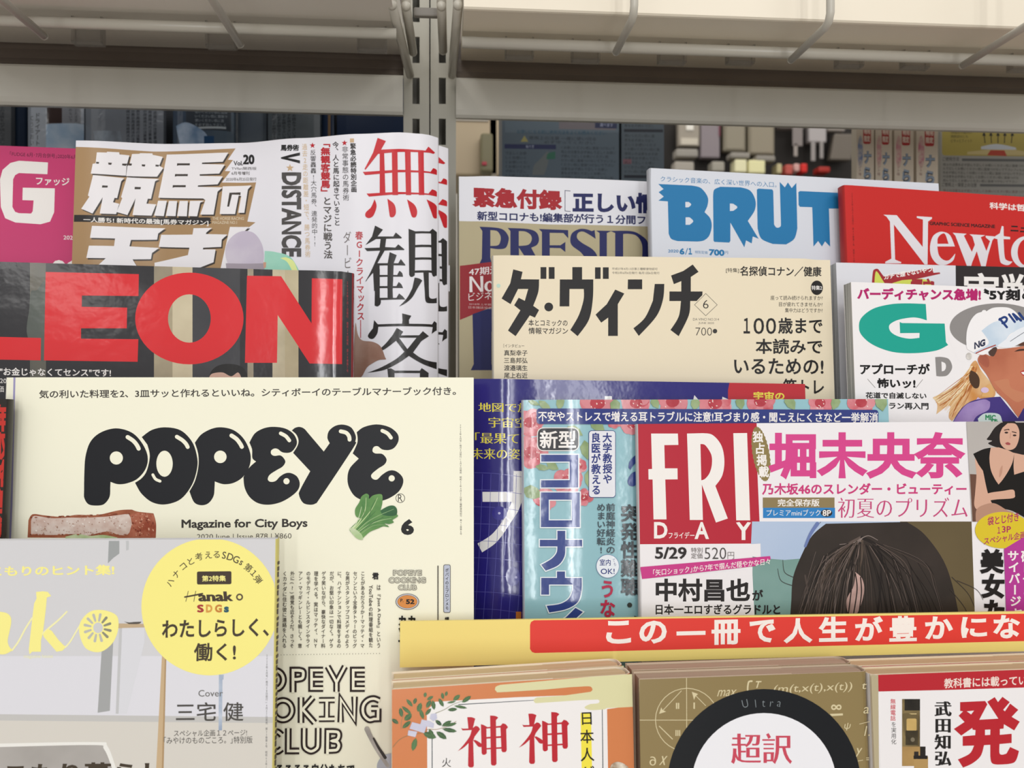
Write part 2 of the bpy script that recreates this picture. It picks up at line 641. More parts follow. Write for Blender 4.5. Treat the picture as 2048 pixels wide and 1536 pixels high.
# ================================================================ steel gondola: uprights, rails, shelf above
STEEL = 'aaa699'; ST2 = 'c6c2b7'
YC = 0.535                                   # plane of the uprights' faces
def zz(py, Y, px=1024):
    return at(px, py, Y).z
def upright(x0, x1, label, left):
    a = at(x0, 768, YC).x; b = at(x1, 768, YC).x
    r = thing('slotted_upright', label, 'shelf post', Matrix.Translation(((a + b) / 2, YC, 0.0)), 'steel uprights of the rack')
    w = (b - a) / 2
    sx0, sx1 = (-w * .30, w * .25) if left else (-w * .35, w * .2)
    m = mat(STEEL, 'metal')
    z_top = 2.0
    slots = []
    zc = zz(181, YC, x0); pitch = zz(99, YC, x0) - zc; hh = pitch * .32
    k = -20
    while zc + k * pitch + hh < z_top - .02:
        zk = zc + k * pitch
        if zk > .15: slots.append(zk)
        k += 1
    vs = []
    bm = bmesh.new()
    add_box(bm, (-w, 0, 0), (sx0, .0016, z_top)); add_box(bm, (sx1, 0, 0), (w, .0016, z_top))
    zprev = 0
    for zk in slots:
        add_box(bm, (sx0, 0, zprev), (sx1, .0016, zk - hh)); zprev = zk + hh
    add_box(bm, (sx0, 0, zprev), (sx1, .0016, z_top))
    bm_obj('slotted_face', bm, m, r)
    bm = bmesh.new(); add_box(bm, (-w, .0016, 0), (-w + .0015, .04, z_top)); add_box(bm, (w - .0015, .0016, 0), (w, .04, z_top)); add_box(bm, (-w + .0015, .038, 0), (w - .0015, .04, z_top))
    bm_obj('channel_sides', bm, m, r)
    return r
upright(807, 858.5, 'left steel upright with punched slots, touching its twin in the middle', True)
upright(861, 912, 'right steel upright with punched slots, touching its twin in the middle', False)
# rails between the uprights
def rail(x0, x1, ytl, ytr, ybl, label, Y=0.53, py_shift=0):
    a = at(x0, ytl, Y); b = at(x1, ytr, Y); zb = at(x0, ybl, Y).z
    zt = a.z
    r = thing('cross_rail', label, 'shelf rail', Matrix.Translation((a.x, Y, zb)))
    L_ = b.x - a.x; H_ = zt - zb
    # folded section: face, rounded lower edge, flange on top running back and up
    prof = [(.006, -.0012), (.0015, -.0016), (0, 0), (-.0012, .003), (-.0012, H_ - .0025), (.0, H_ - .0008), (.0025, H_), (.006, H_ + .0004)]
    vs = [(x, y, z) for y, z in prof for x in (0, L_)]
    fs = [(2 * i, 2 * i + 1, 2 * i + 3, 2 * i + 2) for i in range(len(prof) - 1)]
    o = mesh_obj('rail_face', vs, fs, mat(ST2, 'metal'), r, smooth=False)
    md = o.modifiers.new('thickness', 'SOLIDIFY'); md.thickness = .0012; md.offset = -1
    return r, a, b, zb, zt
r1 = rail(-260, 806, 117, 147, 196, 'steel cross rail left of the uprights')
r2 = rail(912, 2350, 153, 190, 229, 'steel cross rail right of the uprights')
# end brackets of the rails
# recess sheet behind and above the rails, its shade put into a darker colour
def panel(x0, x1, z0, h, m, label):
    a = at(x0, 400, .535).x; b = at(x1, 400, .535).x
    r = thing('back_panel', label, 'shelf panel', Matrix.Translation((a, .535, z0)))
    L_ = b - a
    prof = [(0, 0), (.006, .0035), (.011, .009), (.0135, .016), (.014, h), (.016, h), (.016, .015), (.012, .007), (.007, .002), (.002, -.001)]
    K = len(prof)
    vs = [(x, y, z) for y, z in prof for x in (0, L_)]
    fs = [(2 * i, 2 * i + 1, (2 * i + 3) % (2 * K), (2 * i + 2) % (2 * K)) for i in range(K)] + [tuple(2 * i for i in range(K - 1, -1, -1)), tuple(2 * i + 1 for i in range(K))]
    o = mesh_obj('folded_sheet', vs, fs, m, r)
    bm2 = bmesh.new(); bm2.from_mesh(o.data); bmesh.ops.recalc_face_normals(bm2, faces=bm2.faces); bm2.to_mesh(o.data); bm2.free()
zt = r1[4]
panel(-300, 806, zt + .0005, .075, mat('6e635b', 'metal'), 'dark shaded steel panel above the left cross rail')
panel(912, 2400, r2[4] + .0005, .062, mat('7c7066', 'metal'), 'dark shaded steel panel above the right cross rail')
# ---- shelf boards above
def shelf(x0, x1, yf, zf, yr, zr, h, label, m1, m2, rear=.118):
    a = at(x0, 100, yr).x; b = at(x1, 100, yr).x
    r = thing('shelf_board', label, 'shelf', Matrix.Translation((a, yf, zf)))
    L_ = b - a
    prof = [(0, h), (0, .0012), (.0008, .0003), (.002, 0), (yr - yf, zr - zf), (yr - yf, zr - zf + .012), (rear, .02), (rear, h)]
    vs = [(x, y, z) for y, z in prof for x in (0, L_)]
    K = len(prof)
    fs = [(2 * i, 2 * i + 1, (2 * i + 3) % (2 * K), (2 * i + 2) % (2 * K)) for i in range(K)] + [tuple(2 * i for i in range(K - 1, -1, -1)), tuple(2 * i + 1 for i in range(K))]
    o = mesh_obj('board', vs, fs, m1, r)
    bm2 = bmesh.new(); bm2.from_mesh(o.data); bmesh.ops.recalc_face_normals(bm2, faces=bm2.faces); bm2.to_mesh(o.data); bm2.free()
    return r
sl_ = shelf(-300, 790, .405, 1.35 + .2035, .455, 1.35 + .2045, .035, 'beige steel shelf overhead at the upper left', mat('e8e2d8', 'metal'), None, rear=.142)
sr_ = shelf(926, 2400, .428, 1.35 + .2005, .455, 1.35 + .2005, .035, 'cream steel shelf overhead at the upper right, its front lip bright', mat('ece2cf', 'metal'), None)
# ---- wire guard below the shelves: long horizontal wires with prongs running forward
WM = mat('c3beb2', 'metal')
def wire(pts, r, name, label, group=None, balls=()):
    base = Vector(pts[0])
    t = thing(name, label, 'shelf wire', Matrix.Translation(base), group)
    bm = bmesh.new(); add_tube(bm, [Vector(p) - base for p in pts], r, 14)
    for q in balls:
        g = bmesh.ops.create_uvsphere(bm, u_segments=14, v_segments=8, radius=r * 1.02)
        for v in g['verts']: v.co += Vector(q) - base
    bm_obj('wire_rod', bm, WM, t, smooth=True)
    return t
def Wp(px, py, z):               # point at height z seen at a pixel
    d = ray(px, py); return EYE + d * ((z - EYE.z) / d.z)
ZP = 1.537
a = at(-250, 42, .452); b = at(792, 78, .452)
wire([(a.x, .455, 1.5475), (b.x, .455, 1.5475)], .0030, 'guard_rail_wire', 'thick beige horizontal wire under the left overhead shelf')
a = at(924, 87, .452); b = at(2350, 120, .452)
wire([(a.x, .455, 1.5440), (b.x, .455, 1.5440)], .0032, 'guard_rail_wire', 'thick beige horizontal wire under the right overhead shelf')
def prong(px, py, label, up=True, yn=.394, r=.0021, z=ZP, yf=None):
    e = Wp(px, py, z)
    pts = [e]
    y1 = yn
    pts += [Vector((e.x, y1 + .006, z)), Vector((e.x, y1 + .002, z + .0012)), Vector((e.x, y1, z + .005))]
    pts += [Vector((e.x, y1, z + .06))]
    return wire(pts, r, 'wire_prong', label, 'wire prongs hanging from the overhead shelves', balls=[e])
prong(1232, 104, 'first bent wire prong right of the uprights', yn=.400)
prong(1582, 120, 'second bent wire prong right of the uprights', yn=.400)
prong(1925, 131, 'wire prong at the upper right edge, furthest from the uprights', yn=.388)
prong(88, 72, 'wire prong at the upper left corner of the photo', yn=.385)
prong(480, 88, 'wire prong midway along the left overhead shelf', yn=.375, r=.0022)
CN = 'paired wire brackets either side of the uprights'
def brk(p0, z0, p1, z1, r, label):
    e = Wp(*p0, z0); f = Wp(*p1, z1)
    g = f + (f - e).normalized() * .05
    t = wire([e, f, Vector((f.x, f.y - .004, f.z + .03))], r, 'wire_bracket', label, CN, balls=[e, f])
    return t
brk((820, 150), 1.553, (784, 10), 1.556, .0027, 'outer wire bracket left of the uprights, long, ending at the slots')
brk((826, 104), 1.5595, (812, 12), 1.5605, .0027, 'inner shorter wire bracket left of the uprights')
brk((904, 150), 1.553, (916, 10), 1.556, .0027, 'outer wire bracket right of the uprights, long, ending at the slots')
brk((886, 101), 1.5595, (883, 12), 1.5605, .0027, 'inner shorter wire bracket right of the uprights')
# bar and plate joining the shelves across the gap
o = bm_obj('joining_plate', box((at(826, 20, .46).x, .468, zz(38, .468)), (at(880, 20, .46).x, .472, zz(20, .468)), .001), mat('8a857e', 'metal')); tag(o, 'short grey steel plate joining the overhead shelves above the uprights', 'shelf bracket')
# clear plastic price-tag hooks under the shelf
HK = [(180, 90, .5), (445, 97, .5), (1038, 118, .5), (1170, 125, .5), (1342, 128, .5), (1478, 128, .5), (1695, 135, .5), (1826, 138, .5), (2040, 143, .5), (745, 104, .5)]
for i, (px, py, Y) in enumerate(HK):
    p = at(px, py, Y)
    t = thing('plastic_hook', ['clear plastic hook at far upper left', 'clear plastic hook under the left shelf near the middle prong', 'clear plastic hook just right of the uprights', 'clear plastic hook second from the uprights', 'clear plastic hook by the first right prong', 'clear plastic hook between the two right prongs', 'clear plastic hook right of the second right prong', 'clear plastic hook fourth along, right of centre prongs', 'clear plastic hook at the far upper right', 'clear plastic hook just left of the uprights'][i], 'plastic hook', Matrix.Translation((p.x, Y, p.z)), 'clear plastic hooks under the shelves')
    bm = bmesh.new(); add_box(bm, (-.009, 0, -.001), (.009, .0015, .022), .0007); add_box(bm, (-.009, -.0045, -.001), (.009, .0, .001), .0007); add_box(bm, (-.009, -.0045, 0), (-.0078, 0, .02)); add_box(bm, (.0078, -.0045, 0), (.009, 0, .02))
    bm_obj('hook_body', bm, mat('8f8a84', 'clear'), t)
# price text printed on the left shelf underside
# ================================================================ packs hanging on the far side, seen below the left rail
def card(name, label, cat, x0, y0, x1, y1, Y, col, th=.006, gloss='film', group=None, tilt=0, puff=0.0, hex2=None, zbot=None):
    """a pack whose face is seen between pixel columns x0..x1; y1 is the bottom"""
    O, ex, ey, n, M = frame_of((x0 + x1) / 2, Y, tilt, 0, 1.1)
    root = thing(name, label, cat, M, group)
    s = Sheet(root, O, ex, ey, n, gloss=gloss)
    a = s.uv(x0, y0); b = s.uv(x1, y1)
    s.x0, s.x1 = a[0], b[0]
    Hh = a[1]; yb = b[1] if zbot is None else zbot - 1.1
    K, J = 10, 10
    vs, fs = [], []
    if puff:
        s.curved = True
        s.hf = lambda x: puff * math.sin(math.pi * min(1, max(0, (x - s.x0) / (s.x1 - s.x0)))) ** .6
    s.grid = [a[0] + (b[0] - a[0]) * i / K for i in range(K + 1)]
    gh = [s.hf(x) for x in s.grid]
    def lin_h(x):
        t = (x - s.x0) / (s.x1 - s.x0) * K
        i = max(0, min(K - 1, int(t))); f = max(0.0, min(1.0, t - i))
        return gh[i] * (1 - f) + gh[i + 1] * f
    s.hf = lin_h
    for i in range(K + 1):
        x = s.grid[i]
        for z in (s.hf(x), -th - s.hf(x) * .6): vs += [(x, yb, z), (x, Hh, z)]
    for i in range(K):
        p, q = 4 * i, 4 * i + 4
        fs += [(p, q, q + 1, p + 1), (p + 2, p + 3, q + 3, q + 2), (p + 1, q + 1, q + 3, p + 3), (p, p + 2, q + 2, q)]
    fs += [(0, 1, 3, 2), (4 * K, 4 * K + 2, 4 * K + 3, 4 * K + 1)]
    mesh_obj('pack_body', vs, fs, mat(col, gloss, hex2, 18), root)
    s.top = None
    return s
def rows(s, x0, x1, y0, n_, step, h, col, txt=None, vertical=False):
    R_ = random.Random(int(x0))
    src = '使用上の注意を必ず読んで正しくお使いください肌に直接つけないで下さいフィルムをはがし気になる部分に貼る高温の場所に置かない'
    for i in range(n_):
        k = R_.randrange(20)
        if vertical:
            s.V(src[k:k + 14], x0 + i * step, y0, y0 + h, step * .8, col, 0, name='pack_lettering')
        else:
            L_ = (x1 - x0) * R_.uniform(.8, 1)
            s.T(src[k:k + max(6, int(L_ / (h * 1.05)))], x0, y0 + i * step, x0 + L_, y0 + i * step + h, col, 0, sl=.02, name='pack_lettering')
GP = 'film-wrapped packs hanging behind the left rail'
YP = .66
s = card('hanging_pack', 'dark grey film pack at far left behind the pink magazine', 'pack', -90, 150, 22, 420, YP, '55585b', group=GP, puff=.006); rows(s, -10, 20, 205, 2, 14, 90, '24272c', vertical=True); s.done()
s = card('hanging_pack', 'navy film pack second from left below the rail', 'pack', 24, 150, 54, 420, YP + .01, '1f2a3a', group=GP, puff=.003); s.done()
s = card('hanging_pack', 'pale grey film pack with dark brown label', 'pack', 56, 150, 168, 420, YP, '8b929b', group=GP, puff=.008)
s.put([Q(94, 190, 124, 247)], '3a2f2e', 'pack_label'); s.put([Q(124, 190, 162, 247)], '7d8086', 'pack_label'); s.V('あきらめないで', 141, 196, 244, 7, '2a2a30', 0, name='pack_lettering'); s.V('※使用上の注意', 152, 196, 244, 6, '2a2a30', 0, name='pack_lettering')
s.V('●ドライアート', 75, 214, 292, 11, '3a3d42', .02, name='pack_lettering'); s.V('Cうるおい', 64, 230, 292, 8, '3a3d42', .0, name='pack_lettering'); s.put([Q(92, 249, 170, 420)], '7f9cb8', 'pack_label', hex2='b9c6d2', scale=40); s.done()
s = card('hanging_pack', 'grey film pack with two columns of fine print', 'pack', 171, 150, 327, 420, YP, '6e747c', group=GP, puff=.008, hex2='7d838b')
for i, x in enumerate((256, 266, 276, 290, 300, 310)): s.V('配合成分表示用途用法の注意事項等'[i:i + 13], x, 205, 296, 8, '24262c', .01, name='pack_lettering')
s.put([Q(186, 262, 240, 290, sh=.2)], '93a0ac', 'pack_label', hex2='6e747c', scale=60); s.done()
s = card('hanging_pack', 'blue-grey film pack with a small print table', 'pack', 346, 150, 468, 420, YP, '3e4b5c', group=GP, puff=.008, hex2='55636f')
s.put([Q(372, 205, 462, 262, sl=.02)], '3a4048', 'pack_label'); rows(s, 390, 455, 212, 5, 8.5, 6, '8e979e'); s.put([Q(396, 254, 452, 258)], 'a9b2b8', 'pack_lettering')
s.put([C(0, "352,252! 375,245 410,265 420,290! 360,290!")], 'b4c4d8', 'pack_label', hex2='6f8aa8', scale=60); s.put([Q(408, 272, 428, 300)], '2a4a6e', 'pack_label'); s.done()
s = card('hanging_pack', 'dull grey film pack left of the dark blue one', 'pack', 471, 150, 533, 420, YP + .012, '4e565f', group=GP, puff=.004, hex2='626a70'); s.done()
s = card('hanging_pack', 'smoky film pack with crowded vertical print', 'pack', 536, 150, 640, 420, YP, '565d62', group=GP, puff=.008, hex2='6b7276')
for i, x in enumerate((548, 558, 568, 578, 588)): s.V('使用前に必ずお読み下さい注意事'[i:i + 13], x, 214, 290, 8, '22242a', .01, name='pack_lettering')
s.done()
s = card('hanging_pack', 'thin brown-edged blue pack beside the dark blue panel', 'pack', 643, 150, 668, 420, YP + .01, '24324a', group=GP, puff=.002); s.put([Q(656, 190, 661, 420)], '7a6248', 'pack_label'); s.done()
s = card('hanging_pack', 'dark blue plain pack next to the uprights', 'pack', 674, 150, 860, 420, YP + .01, '1d2b44', group=GP, puff=.004, gloss='semi'); s.done()
o = bm_obj('perforated_backing', box((at(-150, 768, .71).x, .70, 0), (at(905, 768, .71).x, .705, 1.75)), mat('23262c', 'matt'))
tag(o, 'dark upright backing board behind the hanging packs on the left', 'backing board')
# ---- right side: big dim cartons, boxes and the display behind
s = card('carton', 'large dim grey carton with first-aid instructions, behind the khaki magazine', 'box', 1004, 150, 1238, 430, .72, '4a5660', th=.05, gloss='print', zbot=1.47)
s.put([Q(1010, 232, 1238, 265)], '55626c', 'carton_panel'); s.T('はりません。', 1018, 234, 1048, 242, '1c2028', .01, name='carton_lettering'); s.put([Q(1118, 236, 1232, 258, sl=.02)], '6a6468', 'carton_panel'); s.put([Q(1190, 243, 1234, 256, sl=.03)], '242a48', 'carton_panel'); s.T('選べます', 1200, 246, 1226, 253, '9aa0b8', 0, sl=.03, name='carton_lettering')
s.T('お使いになる前に使用方法をよくお読みください', 1034, 259, 1212, 267, '24485c', .01, sl=.02, name='carton_lettering')
s.put([L(25, "660,235 700,300 620,300")], '8a8450', 'carton_panel'); s.T('使用上の注意 一度に使い切る', 1058, 272, 1192, 279, '20242c', 0, sl=.02, name='carton_lettering'); s.T('必ず守ってください', 1088, 281, 1190, 287, '20242c', 0, sl=.02, name='carton_lettering')
s.put([Q(1009, 288, 1112, 297, sl=.015)], '1e2448', 'carton_panel'); s.T('貼り方', 1052, 290, 1068, 296, 'a0a8b8', 0, name='carton_lettering')
rows(s, 1011, 1060, 303, 6, 9, 6, '20242c'); rows(s, 1122, 1232, 292, 9, 8.5, 6, '20242c')
s.put([C(25, "740,640! 760,540 830,470 900,400 900,520 860,640!")], '5a5f60', 'carton_panel'); s.put([C(25, "885,480! 900,420 975,400! 975,475!")], '2a5a48', 'carton_panel'); s.done()
s = card('carton', 'second dim carton with black bars, beside the large grey carton', 'box', 1243, 150, 1328, 430, .72, '48525a', th=.05, gloss='print', zbot=1.47)
for y in (258, 350): s.put([Q(1248, y, 1326, y + 6, sl=.01)], '181c26', 'carton_panel')
s.put([Q(1246, 318, 1263, 328)], '6a4a52', 'carton_panel'); rows(s, 1249, 1320, 240, 2, 8, 6, '1e2228'); rows(s, 1249, 1320, 268, 9, 9, 6, '1e2228'); s.done()
GB_ = 'narrow cartons with red stamps'
LB = ['narrow carton with a blue swirl, leftmost of the four red-stamped ones', 'narrow carton with a pink swirl, second of the four red-stamped ones', 'narrow carton with a pink swirl, third of the four red-stamped ones', 'narrow carton with a rosy swirl, rightmost of the four, next to the wide box']
for i, (x0, x1, sw) in enumerate(((1713, 1748, '4a6a9a'), (1751, 1784, 'c08088'), (1789, 1827, 'c07a86'), (1833, 1876, 'b87080'))):
    s = card('narrow_carton', LB[i], 'box', x0, 150, x1, 460, .62, 'cbbfac', th=.008, gloss='print', group=GB_, zbot=1.47)
    w = x1 - x0
    s.put([RR(x0 + w * .38, 252 + i, x0 + w * .82, 288 + i * 1.5, 4)], 'a83a3a', 'red_stamp')
    s.T('特用', x0 + w * .43, 257 + i, x0 + w * .78, 269 + i, 'd9c9b8', .04, name='carton_lettering'); s.T('限定', x0 + w * .43, 271 + i, x0 + w * .78, 284 + i, 'd9c9b8', .04, name='carton_lettering')
    s.put([E(0, x0 + w * .22, 305, w * .15, 34)], sw, 'printed_swirl', hex2='cbbfac', scale=130)
    for col, b_ in (('2c3038', .075), ('8a98a8', .03)):
        s.T('ナ', x0 + w * .42, 302 + i * 2.5, x0 + w * .86, 328 + i * 2.5, col, b_, name='carton_lettering'); s.T('ら', x0 + w * .40, 333 + i * 2.5, x0 + w * .84, 362 + i * 2.5, col, b_, name='carton_lettering')
    s.V('ミント味', x0 + w * .2, 322, 352, 6, '7a4a50', 0, name='carton_lettering')
    s.done()
s = card('carton', 'wide grey carton with a yellow diagram panel and lines of instructions, upper right', 'box', 1881, 150, 2300, 470, .64, '8d8b84', th=.012, gloss='print', zbot=1.47)
s.put([RR(1884, 240, 2200, 311, 6, sl=.01)], '9a8c48', 'carton_panel'); s.put([C(33, "1700,880! 1800,870 1900,860 2050,880! 2050,900 1700,895!")], 'b0a070', 'carton_panel')
s.put([C(33, "1780,850! 1870,835 1980,855! 1985,868! 1780,866!")], 'b0b4b8', 'carton_panel'); s.put([L(33, "1835,870 1915,872 1930,905 1815,900")], 'a04030', 'carton_panel')
for x in (1803, 1840, 1878, 1915, 1955):
    dx = (x - 1878) * .08
    s.put([S(33, "%f,830 %f,780" % (x, x + dx), 5, rnd=False, smooth=False)], '2a2826', 'carton_panel'); s.put([L(33, "%f,762 %f,788 %f,788" % (x + dx, x + dx - 11, x + dx + 11))], '2a2826', 'carton_panel')
s.T('伸縮性不織布が', 1902, 262, 1944, 268, '3a3830', 0, name='carton_lettering'); s.T('関節部分にも', 1902, 270, 1936, 276, '3a3830', 0, name='carton_lettering'); s.T('ピタッとフィット', 1902, 278, 1944, 285, '3a3830', 0, name='carton_lettering')
s.T('ご使用方法', 1885, 314, 1918, 322, '2a2826', 0, name='carton_lettering'); s.put([Q(1924, 317, 2200, 322, sl=.01)], '5a5a58', 'carton_panel')
rows(s, 1886, 2060, 326, 5, 8, 5.5, '2e2c2a'); s.T('ご使用上・保管上の注意', 1884, 365, 1953, 373, '2a2826', 0, sl=.02, name='carton_lettering'); s.put([Q(1960, 368, 2200, 373, sl=.01)], '5a5a58', 'carton_panel'); rows(s, 1886, 2060, 378, 6, 8.5, 5.5, '6a3a34'); s.done()
r = thing('far_side_shelf', 'hidden shelf of the far side, carrying the cartons behind the back row', 'shelf', Matrix.Translation((.05, .60, 0)))
bm_obj('shelf_plate', box((0, 0, 1.463), (1.3, .20, 1.4695), .001), mat('a8a49a', 'metal'), r)
bm_obj('shelf_support', box((0, .19, 0), (1.3, .20, 1.463)), mat('8a867c', 'metal'), r)
# ---- far display of phone accessories (out of focus)
YD = 1.75
r = thing('accessory_display', 'dark display wall far behind, hung with blurred phone accessories', 'display', Matrix.Translation((at(1330, 768, YD).x, YD + .02, 0)))
bm_obj('panel_board', box((-.12, 0, 0), (1.5, .03, 2.3)), mat('25201c', 'matt'), r)
bm_obj('display_tray', box((-.05, -.12, 1.66), (.62, 0, 1.675)), mat('3a342e', 'matt'), r)
def far(name, label, cat, x0, y0, x1, y1, Y, col, th=.02, extra=(), group=None, gl='print', sh=0):
    a = at(x0, y0, Y); b = at(x1, y1, Y)
    t = thing(name, label, cat, Matrix.Translation((a.x, Y, b.z)), group)
    bm = bmesh.new(); add_box(bm, (0, -th, 0), (b.x - a.x, 0, a.z - b.z), .003)
    if sh:
        for v in bm.verts: v.co.x += sh * v.co.z
    bm_obj('pack_shell', bm, mat(col, gl), t)
    for (u0, v0, u1, v1, c) in extra:
        bm = box(((b.x - a.x) * u0, -th - .002, (a.z - b.z) * (1 - v1)), ((b.x - a.x) * u1, -th, (a.z - b.z) * (1 - v0)), .001)
        bm_obj('pack_insert', bm, mat(c, gl), t)
    return t
GF = 'blurred phone cases on the far display'
far('phone_case', 'blurred bright phone case, leftmost on the far display', 'phone case', 1352, 235, 1394, 298, YD, 'a39a8c', extra=((.35, .2, .7, .5, 'f0ece0'), (.1, .75, .9, .97, 'cfc6b4')), group=GF)
far('phone_case', 'blurred lilac phone case, second on the far display', 'phone case', 1396, 235, 1434, 321, YD, '8f8588', group=GF, extra=((.93, 0, 1.0, .5, '8a4a58'),))
far('phone_case', 'blurred khaki phone case, third on the far display', 'phone case', 1441, 235, 1485, 308, YD, '8e8674', group=GF, extra=((.1, .05, .9, .95, '948c7a'),))
far('phone_case', 'blurred khaki phone case, fourth and widest on the far display', 'phone case', 1490, 235, 1542, 315, YD, '8e8572', group=GF, extra=((.08, .04, .92, .96, '968d7a'),))
far('earphone_pack', 'blurred white earphone pack, left of two hanging on the far display', 'accessory pack', 1552, 235, 1602, 262, YD, 'a8a09a', extra=((.5, 1.0, .9, 2.4, '8a827e'), (.55, 2.2, .7, 3.2, 'a09890')), group='earphone packs on the far display')
far('earphone_pack', 'blurred white earphone pack, right of two hanging on the far display', 'accessory pack', 1610, 235, 1645, 290, YD, 'b0aaa8', extra=((.1, 1.0, .35, 1.7, '9a9490'), (.6, .95, .8, 1.6, '9a9490')), group='earphone packs on the far display')
far('hook_pack', 'small blurred grey pack high on the far display', 'accessory pack', 1647, 235, 1682, 268, YD, '989088')
far('tilted_pack', 'blurred grey pack hanging askew at the right of the far display', 'accessory pack', 1652, 272, 1694, 325, YD, '726a60', sh=.18)
for i, (x0, y0, x1, y1, c, nm, lb, g) in enumerate(((1345, 305, 1388, 322, 'a09a90', 'price_card', 'blurred pale price card under the leftmost phone case', 'blurred price cards'), (1452, 312, 1490, 324, '9a948a', 'price_card', 'blurred pale price card under the third phone case', 'blurred price cards'), (1502, 318, 1540, 330, '948e84', 'price_card', 'blurred pale price card under the fourth phone case', 'blurred price cards'),
        (1342, 330, 1380, 350, 'b0a89c', 'small_pack', 'blurred grey small pack lying low left on the display tray', 'small packs on the display tray'), (1415, 330, 1440, 350, 'a8a294', 'small_pack', 'blurred dull small pack between grey and cream ones on the tray', 'small packs on the display tray'), (1460, 326, 1484, 352, 'f2ecc0', 'small_pack', 'blurred bright cream pack, left of two on the tray', 'small packs on the display tray'), (1487, 327, 1520, 354, 'f0eab4', 'small_pack', 'blurred bright cream pack, right and larger of two on the tray', 'small packs on the display tray'),
        (1543, 334, 1553, 354, 'c8bc90', 'small_pack', 'blurred tiny yellowish pack on the tray', 'small packs on the display tray'), (1560, 336, 1574, 356, 'c05a50', 'small_pack', 'blurred pinkish red pack on the tray', 'small packs on the display tray'), (1577, 334, 1588, 350, 'd8a8a0', 'small_pack', 'blurred pale pink pack on the tray', 'small packs on the display tray'), (1591, 334, 1603, 352, 'd8302a', 'small_pack', 'blurred bright red pack on the tray', 'small packs on the display tray'), (1625, 340, 1648, 352, 'a83028', 'small_pack', 'blurred dark red flat pack, rightmost on the tray', 'small packs on the display tray'))):
    far(nm, lb, 'pack' if nm == 'small_pack' else 'card', x0, y0, x1, y1, YD - .06, c, th=.03, group=g)
# ---- pale carton seen through the narrow gap right of the uprights
far('carton', 'blurred beige carton far behind, in the gap right of the uprights', 'box', 900, 225, 1000, 390, 1.1, 'd0bc9c', th=.1, extra=((.0, .0, .7, .4, 'cdc3b4'),))
r = far('snack_bag', 'blurred snack bag with a pink mark beside the far shelf post', 'bag', 960, 275, 984, 352, 1.0, '8f886a', th=.02, extra=((.1, .75, .5, .85, 'c8505c'),))
a = at(980, 400, 1.0)
bm = bmesh.new(); add_box(bm, (a.x, 1.0, .0), (a.x + .008, 1.015, 2.2)); tag(bm_obj('thin_post', bm, mat('a89c88', 'metal')), 'thin pale post of the shelf far behind', 'shelf post')
# ---- tiers under the rows, floor
def ledge(label, x0, x1, y0, y1, z):
    r = thing('display_ledge', label, 'shelf', Matrix.Translation((x0, y0, z)), None)
    bm_obj('ledge_board', box((0, 0, -.004), (x1 - x0, y1 - y0, 0), .001), mat('a8a49a', 'metal'), r)
    bm_obj('ledge_side', box((0, y1 - y0 - .002, -z), (x1 - x0, y1 - y0, -.004)), mat('b3afa5', 'metal'), r)
ledge('hidden back ledge carrying the rear row of magazines', -.62, .80, .4275, .490, 1.1885)
ledge('hidden second ledge carrying the middle row of magazines', -.62, .80, .386, .4265, 1.1285)
ledge('hidden third ledge carrying the cream, turquoise and weekly magazines', -.62, .80, .3515, .3855, 1.0735)
ledge('hidden front ledge carrying the paperbacks', -.062, .62, .290, .3505, 1.0535)
ledge('hidden low ledge carrying the pale grey magazine', -.62, -.064, .310, .3500, 1.0285)
o = bm_obj('floor', box((-4, -5, -.05), (4, 4, 0)), mat('b9b2a6', 'semi')); tag(o, kind='structure')
o = bm_obj('wall_back', box((-4, 3.95, 0), (4, 4, 3.2)), mat('cfc8bc', 'matt')); tag(o, kind='structure')
# ================================================================ LEFT HALF: magazines, back row first
ZB, ZM, ZF, ZH = 1.19, 1.13, 1.075, 1.03          # ledge heights of the four tiers
TT = 'title_lettering'; HD = 'headline_lettering'; SM = 'small_lettering'; PN = 'printed_panel'
# ---- pink fashion magazine
s = magazine('magazine', 'pink magazine with a big white letter G at the far left of the back row', (-190, 284), (152, 297), 0.476, ZB, 'c73a6f', 0.006, gloss='semi', spine='right')
s.sl = .022
s.put([L(31, "0,1040 15,985 60,945 110,932 278,942 275,1010 110,1003 88,1015 76,1040 72,1200 88,1228 110,1236 180,1238 190,1225 195,1162 130,1160 132,1088 318,1092 314,1230 290,1285 235,1300 90,1290 30,1265 5,1200")], 'w', TT)
s.T('ファッジ', 72, 354, 139, 370, 'w', .02, name=HD, sl=.03)
s.T('｢FUDGE 6月･7月合併号｣2020年6月12日発行', 20, 303, 190, 312, '4a1030', 0, name=SM, sl=.05)
s.T('2020', 127, 471, 152, 479, 'w', .01, name=SM)
s.T('06', 104, 519, 156, 548, 'w', .06, name=TT)
s.done()
